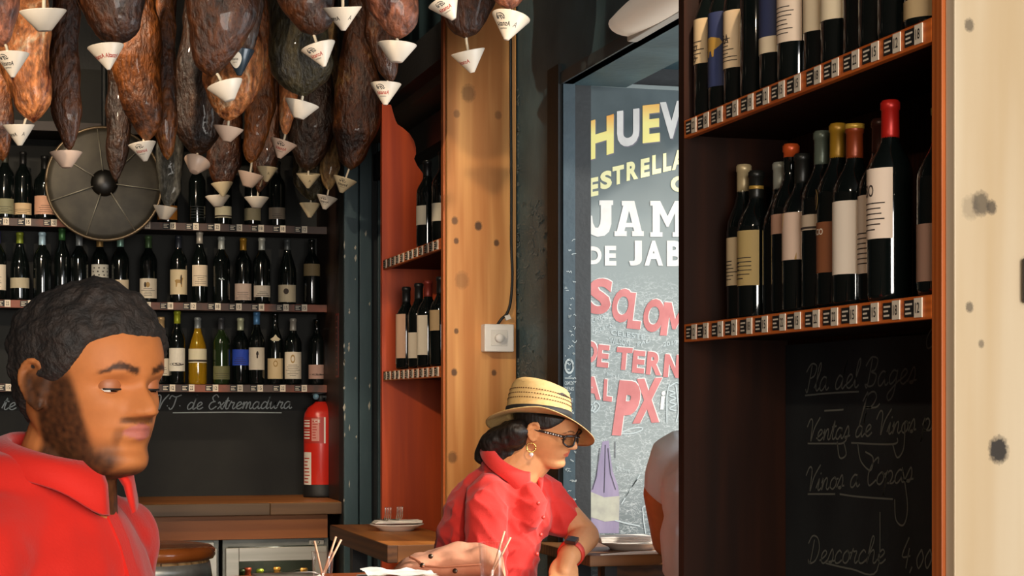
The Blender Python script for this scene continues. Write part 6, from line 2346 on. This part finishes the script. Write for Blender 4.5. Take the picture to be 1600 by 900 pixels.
Bw = frame(R(58), R(14))
body = MB()
body.rings([[Mw_ @ p for p in r_] for r_ in head_rings(nose=.92, lips=.9)])
for s_ in (-1, 1):
    ear_parts(body, Mw_, s_)
nbw = PW(797, 742, .02)
body.cone(Mw_ @ Vector((0, -.12, .22)), nbw, .054, .062, 22)
body.cone(Mw_ @ Vector((0, -.0, .10)), PW(808, 748, .0), .046, .05, 22)
shR, shL = PW(762, 776, -.08), PW(856, 778, .10)
body.cone(nbw, shR.lerp(nbw, .3), .042, .036)
body.cone(nbw, shL.lerp(nbw, .4), .042, .034)
body.ell(PW(782, 810, .02), Bw @ Vector((.13, 0, 0)), Bw @ Vector((0, .09, 0)), UP * .13)
body.ell(PW(770, 880, .03), Bw @ Vector((.12, 0, 0)), Bw @ Vector((0, .09, 0)), UP * .15)
elL = PW(912, 838, .09)
wrL = PW(887, 872, -.05)
body.cone(shL, elL, .046, .043, 18)
body.cone(elL, wrL, .043, .029, 18)
dn = (PW(877, 906, -.10) - wrL).normalized()
side = dn.cross(-FW).normalized()
# left hand hangs from the wrist, back of the hand to the camera
palm = wrL + dn * .05
body.ell(palm, side * .040, FW * .017, dn * .058)
body.cone(wrL, palm, .028, .024, 14)
for q in range(4):
    fb = wrL + dn * (.092 - .004 * abs(q - 1.5)) + side * (-.030 + .020 * q) - FW * .004
    finger(body, fb, [dn - FW * .1, dn + FW * .35, dn + FW * .9], [(.040, .045, .043, .034)[q], .027, .022], .0088)
finger(body, wrL + dn * .03 - side * .026 + FW * .012, [dn - side * .35 + FW * .4, dn + FW * .3, dn + side * .1], [.034, .030, .025], .0105)
# near right arm, down beside the body and resting in the lap
elR, wrR = PW(762, 905, -.15), PW(805, 950, -.16)
body.cone(shR, elR, .045, .038, 16)
body.cone(elR, wrR, .037, .027, 16)
d2 = (wrR - elR).normalized()
body.ell(wrR + d2 * .05, side * .016, FW * .036, d2 * .052)
for q in range(4):
    finger(body, wrR + d2 * .09 + FW * (-.027 + .018 * q), [d2, d2 - UP * .4, d2 - UP * .9], [.036, .025, .02], .0085)
finger(body, wrR + d2 * .03 + FW * -.03, [d2 - FW * .7, d2 - FW * .2], [.034, .028], .0098)
me = remesh(body, .0034, 3, .4)
for v in me.vertices:
    if v.co.z > Hc.z - .08:
        v.co = under_hat(v.co, .010)
paint(me, pigment('#c98a5c', '#b4503f', '#1c130e', 0, .013, Mw_i))
bo = link('body', shift(me, wom.location), wom)
bo.data.materials.append(m_skin_w)
eyes(Mw_, wom, '#b87a50', '#22150d', .15)
# hair: cap plus gathered mass at the nape
m_hairw = M('hair_dark', '#0f0b09', '#1f1712', 50, (1, 1, .2), rough=.5, bump=.6, bscale=90, bdist=.006)
hl_w = lambda a: interp([(0, .80), (R(35), .76), (R(60), .62), (R(78), .53), (R(92), .50), (R(105), .40), (R(130), .2), (R(180), .1)], a)
hair_shell(Mw_, hl_w, .05, 9, .012, m_hairw, wom, seed=9, top=.3, fit=under_hat)
hm = MB()
hm.cone(PW(806, 684, .0), PW(776, 694, .02), .050, .046, 20)
hm.cone(PW(776, 692, .02), PW(752, 714, .02), .046, .022, 20)
hm.cone(PW(806, 676, -.05), PW(768, 694, -.02), .036, .032, 20)
hm.cone(PW(795, 698, .0), PW(768, 712, .0), .040, .028, 20)
me = remesh(hm, .005, 5, .5)
for v in me.vertices:
    v.co = under_hat(v.co)
folds(me, lambda p: .005 * noise.noise(Vector((p.x * 14, p.y * 14, p.z * 40))) + .003 * noise.noise(p * 70))
ho = link('gathered_hair', shift(me, wom.location), wom)
ho.data.materials.append(m_hairw)
# shirt
m_linen = cloth('red_linen', '#cf332c', '#b9261f', .85, 320)
sh_ = MB()
sects = [(797, 728, 30, .06, .02), (789, 742, 44, .08, .02), (783, 756, 59, .10, .02), (778, 775, 70, .115, .02), (773, 800, 78, .125, .02), (766, 830, 81, .13, .03), (761, 860, 82, .13, .03), (754, 900, 80, .13, .03), (750, 950, 82, .13, .03)]
rg = []
for (cx_, cy_, hw_, hd_, dz_) in sects:
    c = PW(cx_, cy_, dz_)
    w2 = hw_ / F * ZW
    rg.append([c + RT * w2 * math.copysign(abs(math.cos(a)) ** .9, math.cos(a)) + FW * hd_ * math.sin(a) + UP * (-.012 * math.cos(a)) for a in [2 * math.pi * k / 40 for k in range(40)]])
sh_.rings(rg)
sh_.ell(PW(826, 792, -.05), RT * .045, FW * .05, UP * .065)
sh_.ell(PW(836, 805, .03), RT * .045, FW * .06, UP * .07)
sh_.cone(PW(764, 768, -.07), PW(758, 806, -.11), .050, .055, 20)
sh_.cone(PW(758, 806, -.11), PW(761, 892, -.14), .055, .052, 20)
sh_.cone(PW(846, 768, .09), PW(872, 808, .095), .052, .057, 20)
sh_.cone(PW(808, 758, .02), PW(846, 770, .09), .056, .056, 20)
Cq = frame(R(56), R(36), R(4))
sh_.ell(PW(797, 741, .012), Cq @ Vector((.088, 0, 0)), Cq @ Vector((0, .080, 0)), Cq @ Vector((0, 0, .026)))
me = remesh(sh_, .0055, 7, .5)
dS = (PW(872, 808, .095) - PW(846, 766, .09)).normalized()


def wf_(p):
    q = Vector((p.x * 7, p.y * 7, p.z * 16))
    f1 = 1 - abs(noise.noise(q + Vector((5, 0, 0))))
    f2 = 1 - abs(noise.noise(Vector((p.x * 20 + p.z * 14, p.y * 20, p.z * 8)) + Vector((0, 7, 0))))
    return .007 * (f1 ** 5) + .005 * (f2 ** 5) + .002 * noise.noise(p * 26) - .003


folds(me, wf_)
so = link('shirt', shift(me, wom.location), wom)
so.data.materials.append(m_linen)
Cw = frame(R(56), R(36), R(4))
collar(Cw, PW(796, 733, .01), .066, .094, .040, 14, m_linen, wom, .032, drop=.012)
# button placket, chest pocket edge
pkp = [PW(824, 764, -.10), PW(838, 786, -.10), PW(846, 808, -.075), PW(842, 835, -.085), PW(836, 865, -.08), PW(828, 905, -.08)]
bt = MB()
for q in (1, 2, 3, 4):
    bt.lathe([(.0055, 0), (.0055, .002), (0, .003)], 12, 0, pkp[q] + (-FW + RT * .4) * .012, -FW + RT * .4)
bt.build('button', M('shirt_button', '#c4382e', rough=.4), wom)['kind'] = 'stuff'
# watch
wt_ = MB()
wd_ = (wrL - elL).normalized()
wx, wy, _ = basis(wd_)
wc = elL.lerp(wrL, .80)
wt_obj = thing('wrist_watch', tuple(wc), 'red strapped smart watch with a dark screen on the left wrist of the woman', 'watch')
rw = .0345
wt_.rings([[wc + wd_ * zz + (wx * math.cos(a) + wy * math.sin(a)) * rr_ for a in [2 * math.pi * k / 40 for k in range(40)]] for zz, rr_ in ((-.010, rw - .002), (-.010, rw + .002), (.010, rw + .001), (.010, rw - .003))], 0, True, False, False)
wt_.build('strap', M('watch_strap_red', '#c8321e', rough=.5), wt_obj)
nrm_ = (UP * .85 - FW * .45)
nrm_ = (nrm_ - wd_ * nrm_.dot(wd_)).normalized()
tx_ = nrm_.cross(wd_)
sc_ = MB().obox(wc + nrm_ * (rw + .004), wd_ * .018, tx_ * .015, nrm_ * .0045)
sc_.build('case', M('watch_case', '#5a3a34', rough=.3, metal=.6), wt_obj)
MB().obox(wc + nrm_ * (rw + .0088), wd_ * .0155, tx_ * .0125, nrm_ * .0006).build('screen', M('watch_screen', '#2c3438', rough=.1, coat=.5), wt_obj)
# earring
er_ = thing('earring', tuple(PW(831, 696, -.085)), 'gold hoop earring with a clear stone below the ear of the woman', 'earring')
ec = Mw_ @ Vector((.355, -.04, .335))
MB().tube([ec + UP * (-.012) + (RT * math.cos(a) + UP * math.sin(a)) * .012 for a in [2 * math.pi * k / 24 for k in range(25)]], .0018, 8).build('hoop', M('earring_gold', '#d8a860', rough=.2, metal=1), er_)
MB().lathe([(0, -.008), (.006, -.002), (.0065, .001), (.004, .004), (0, .0045)], 8, 0, ec - UP * .03 - FW * .003, (0, 0, 1), smooth=False).build('stone', M('earring_stone', '#e9dcd8', rough=.05, coat=1, spec=.9), er_)
# glasses
gl_ = thing('eyeglasses', tuple(eyec), 'dark framed eyeglasses with a pale patterned temple worn by the woman', 'glasses')
m_gf = M('glasses_frame', '#15110f', rough=.3, coat=.3)
m_gp = M('glasses_white', '#d9d6d2', rough=.4)
W3 = lambda x, y, z: Mw_ @ Vector((x, y, z))
fr_ = MB()
for s_ in (-1, 1):
    pts = [(.04, .42, .53), (.10, .43, .555), (.19, .405, .555), (.255, .345, .54), (.26, .34, .46), (.21, .39, .415), (.12, .42, .405), (.06, .425, .43), (.04, .42, .53)]
    fr_.tube(catmull([W3(s_ * x, y, z) for x, y, z in pts], 4), .0027, 8)
fr_.tube([W3(-.045, .42, .51), W3(0, .455, .52), W3(.045, .42, .51)], .0025, 8)
fr_.build('frame', m_gf, gl_)
for s_ in (-1, 1):
    tm = MB()
    a_, b2 = W3(s_ * .262, .34, .535), W3(s_ * .345, -.03, .52)
    dz_ = Mw_.to_3x3() @ Vector((0, 0, .016))
    dx_ = Mw_.to_3x3() @ Vector((s_ * .007, 0, 0))
    tm.obox((a_ + b2) / 2, (b2 - a_) / 2, dz_, dx_)
    tm.tube([b2, W3(s_ * .35, -.09, .50), W3(s_ * .345, -.12, .43)], .0022, 6)
    to = tm.build('temple', m_gf, gl_)
    wp = MB()
    for q in range(7):
        c = a_.lerp(b2, .12 + .09 * q) + dx_ * 1.15
        wp.obox(c, (b2 - a_) * .022, dz_ * (.55 if q % 2 else .3), dx_ * .12)
    wp.build('pale_pattern', m_gp, to)['kind'] = 'stuff'
    ln = MB()
    lp = [(.05, .418, .525), (.10, .424, .545), (.19, .40, .545), (.245, .348, .53), (.25, .343, .47), (.205, .386, .425), (.12, .414, .415), (.065, .42, .437)]
    ln.prism([W3(s_ * x, y, z) for x, y, z in lp], Mw_.to_3x3() @ Vector((0, .006, 0)))
    ln.build('lens', glass('spectacle_lens_' + ('a' if s_ < 0 else 'b'), '#e8e4dc', .02), gl_)
# hat
ha = thing('straw_hat', tuple(PW(836, 650)), 'natural straw hat with a black band and drooping brim on the head of the woman', 'hat')
m_straw, nts, bst = nodes_of('straw_weave')
bst.inputs['Roughness'].default_value = .7
tcs = N(nts, 'ShaderNodeTexCoord')
wv1 = N(nts, 'ShaderNodeTexWave')
wv1.wave_type = 'BANDS'
wv1.bands_direction = 'Z'
wv1.inputs['Scale'].default_value = 170
wv1.inputs['Distortion'].default_value = 1.2
nts.links.new(tcs.outputs['Object'], wv1.inputs['Vector'])
nzs = N(nts, 'ShaderNodeTexNoise')
nzs.inputs['Scale'].default_value = 90
nts.links.new(tcs.outputs['Object'], nzs.inputs['Vector'])
mxs = N(nts, 'ShaderNodeMath', operation='MULTIPLY')
nts.links.new(wv1.outputs['Fac'], mxs.inputs[0])
nts.links.new(nzs.outputs['Fac'], mxs.inputs[1])
crs = N(nts, 'ShaderNodeValToRGB')
crs.color_ramp.elements[0].color = lin('#c39a58')
crs.color_ramp.elements[0].position = .05
crs.color_ramp.elements[1].color = lin('#d8b780')
crs.color_ramp.elements[1].position = .45
nts.links.new(mxs.outputs[0], crs.inputs[0])
nts.links.new(crs.outputs[0], bst.inputs['Base Color'])
bps = N(nts, 'ShaderNodeBump')
bps.inputs['Strength'].default_value = .4
bps.inputs['Distance'].default_value = .003
nts.links.new(wv1.outputs['Fac'], bps.inputs['Height'])
nts.links.new(bps.outputs[0], bst.inputs['Normal'])
prof_h = [(1.0, 0), (1.0, .012), (.99, .03), (.965, .05), (.93, .068), (.88, .082), (.80, .091), (.66, .096), (.45, .095), (.2, .091), (.02, .090)]
rg = []
for (s_, z) in prof_h:
    ring = []
    for k in range(64):
        a = 2 * math.pi * k / 64
        pinch = .010 * gs(math.cos(a) - .75, .3) * sstep(.04, .09, z)
        ring.append(HP(RX * s_ * math.cos(a) * (1 - pinch * 3), RY * s_ * math.sin(a) * (1 - pinch * 6), z + .008 * math.cos(a + math.pi) * (z / .09)))
    rg.append(ring)
MB().rings(rg, 0, True, False, True).build('crown', m_straw, ha)
hl_ = MB()
for row, z in enumerate((.040, .052, .064)):
    for k in range(70):
        a = 2 * math.pi * (k + .5 * row) / 70
        s_ = interp([(p[1], p[0]) for p in prof_h[:7]], z) + .012
        c = HP(RX * s_ * math.cos(a), RY * s_ * math.sin(a), z + .008 * math.cos(a + math.pi) * (z / .09))
        tdir = (Hx * -math.sin(a) * RX + Hy * math.cos(a) * RY).normalized()
        n0 = (Hx * math.cos(a) + Hy * math.sin(a))
        hl_.obox(c, tdir * .0022, Hn * .0012, n0 * .0004)
hl_.build('open_weave', M('straw_gap', '#5a3a1a', rough=.9), ha)['kind'] = 'stuff'
bd = MB()
bd.rings([[HP(RX * s_ * math.cos(a), RY * s_ * math.sin(a), z) for a in [2 * math.pi * k / 64 for k in range(64)]] for s_, z in ((1.0, .001), (1.022, .001), (1.018, .022), (1.0, .022))], 0, True, False, False)
bd.build('hat_band', M('band_black', '#191613', rough=.7), ha)


def brim_z(r_, a):
    t = (r_ - .085) / .065
    fa = math.cos(a)
    dr_ = -.046 * max(0, fa) ** 1.5 - .022 * max(0, -fa) ** 1.5 - .022 * max(0, math.sin(a)) + .004 * max(0, -math.sin(a))
    return dr_ * t ** 1.4


rgt, rgb = [], []
for i in range(12):
    t = i / 11
    rt_, rb_ = [], []
    for k in range(80):
        a = 2 * math.pi * k / 80
        r0x, r0y = RX * .985, RY * .985
        ro = .147 + .008 * math.cos(a)
        x, y = (r0x + (ro - r0x) * t) * math.cos(a), (r0y + (ro * .96 - r0y) * t) * math.sin(a)
        z = brim_z(.085 + .065 * t, a)
        rt_.append(HP(x, y, z + .0012))
        rb_.append(HP(x, y, z - .0012))
    rgt.append(rt_)
    rgb.append(rb_)
MB().rings(rgt + rgb[::-1] + [rgt[0]], 0, True, False, False).build('brim', m_straw, ha)
hpw = PW(752, 990, .03)
hpw.z = .86
lower_body(wom, hpw, [Vector((hpw.x, hpw.y, 0.30)) + RT * .34 - FW * .04, Vector((hpw.x, hpw.y, 0.30)) + RT * .32 + FW * .12],
           [hpw + RT * .34 - FW * .10 - UP * .02, hpw + RT * .32 + FW * .12 - UP * .02], m_denim, m_shoe)


def stool(x, y, h, txt):
    t = thing('bar_stool', (x, y, 0), txt, 'stool')
    MB().lathe([(0, h - .04), (.16, h - .04), (.17, h - .03), (.17, h - .008), (.155, h), (0, h)], 28, 0, (x, y, 0)).build('seat', m_table, t)
    for k in range(4):
        a = R(45) + k * math.pi / 2
        MB().tube([(x + .11 * math.cos(a), y + .11 * math.sin(a), h - .04), (x + .19 * math.cos(a), y + .19 * math.sin(a), 0)], .014, 8).build('leg', m_legw, t)
    MB().tube([(x + .165 * math.cos(a), y + .165 * math.sin(a), .29) for a in [2 * math.pi * k / 24 for k in range(25)]], .009, 8).build('foot_ring', m_legw, t)


stool(hpw.x, hpw.y, .755, 'wooden bar stool under the woman with the straw hat')

# ---------------------------------------------------------------- the guest in grey seen from behind
ZG = 4.74
PG = lambda x, y, dz=0: P(x, y, ZG + dz)
gst = thing('person', tuple(PG(1090, 900, 0).xy) + (0,), 'guest in a pale grey T-shirt leaning an elbow on the doorway table', 'person')
Fg = frame(R(190), R(12))
Mgr = Fg.to_4x4() @ Matrix.Scale(.228, 4)
hcg = PG(1118, 668, .06)
Mg = Matrix.Translation(hcg) @ Mgr
body = MB()
body.rings([[Mg @ p for p in r_] for r_ in head_rings(70, 60)])
for s_ in (-1, 1):
    ear_parts(body, Mg, s_)
nbg = PG(1112, 688, .03)
body.cone(Mg @ Vector((0, -.1, .25)), nbg, .058, .062, 20)
shg = PG(1052, 716, .05)
elg = PG(1043, 846, .13)
wrg = PG(1086, 760, .28)
body.cone(nbg, shg, .05, .05)
body.cone(shg, PG(1032, 770, .09), .052, .047, 18)
body.cone(PG(1032, 770, .09), elg, .047, .042, 18)
body.cone(elg, wrg, .041, .028, 18)
d2 = (Mg @ Vector((-.2, .1, .1)) - wrg).normalized()
body.ell(wrg + d2 * .045, RT * .018, FW * .036, d2 * .052)
for q in range(4):
    finger(body, wrg + d2 * .085 + FW * (-.027 + .018 * q), [d2, d2 + RT * .4, d2 + RT * .9], [.036, .025, .02], .0088)
finger(body, wrg + d2 * .03 - FW * .03, [d2 - FW * .7, d2 - FW * .2], [.034, .028], .0098)
shg2, elg2, wrg2 = PG(1185, 716, .0), PG(1205, 850, .05), PG(1170, 870, .24)
body.cone(nbg, shg2, .05, .05)
body.cone(shg2, elg2, .050, .042)
body.cone(elg2, wrg2, .041, .03)
d3 = (wrg2 - elg2).normalized()
body.ell(wrg2 + d3 * .05, RT * .036, UP * .017, d3 * .052)
for q in range(4):
    finger(body, wrg2 + d3 * .09 + RT * (-.027 + .018 * q), [d3, d3 - UP * .3, d3 - UP * .6], [.036, .025, .02], .0088)
finger(body, wrg2 + d3 * .03 - RT * .03, [d3 - RT * .7, d3 - RT * .2], [.034, .028], .0098)
body.ell(PG(1115, 800, 0), RT * .13, FW * .09, UP * .2)
me = remesh(body, .0045, 3, .4)
paint(me, pigment('#b0683c', '#a8604a', '#1c130e', 0, .018, Mg.inverted()))
bo = link('body', shift(me, gst.location), gst)
bo.data.materials.append(m_skin_g)
hair_shell(Mg, hl_m, .05, 12, .015, m_hair, gst, seed=14, nt=90, nz=70)
m_grey = cloth('grey_tshirt', '#c9c8c8', '#b9b8ba', .9, 300)
sh_ = MB()
sh_.ell(PG(1118, 770, .0), RT * .145, FW * .115, UP * .155)
sh_.ell(PG(1118, 860, -.02), RT * .145, FW * .12, UP * .2)
sh_.cone(PG(1112, 698, .02), PG(1062, 714, .045), .066, .070, 20)
sh_.cone(PG(1112, 698, .02), PG(1176, 714, .0), .066, .070, 20)
sh_.cone(PG(1056, 716, .05), PG(1045, 752, .075), .068, .066, 20)
sh_.cone(shg2, shg2.lerp(elg2, .5), .066, .064, 20)
me = remesh(sh_, .007, 7, .5)
folds(me, lambda p: .006 * noise.noise(p * 9) + .005 * (1 - abs(noise.noise(p * 12))) ** 3)
so = link('tshirt', shift(me, gst.location), gst)
so.data.materials.append(m_grey)
hpg = PG(1120, 960, -.02)
hpg.z = .86
lower_body(gst, hpg, [Vector((hpg.x, hpg.y, .30)) + FW * .36 - RT * .1, Vector((hpg.x, hpg.y, .30)) + FW * .36 + RT * .12],
           [hpg + FW * .38 - RT * .1 - UP * .02, hpg + FW * .38 + RT * .12 - UP * .02], m_denim, m_shoe)
stool(hpg.x, hpg.y, .755, 'wooden bar stool under the guest in grey')
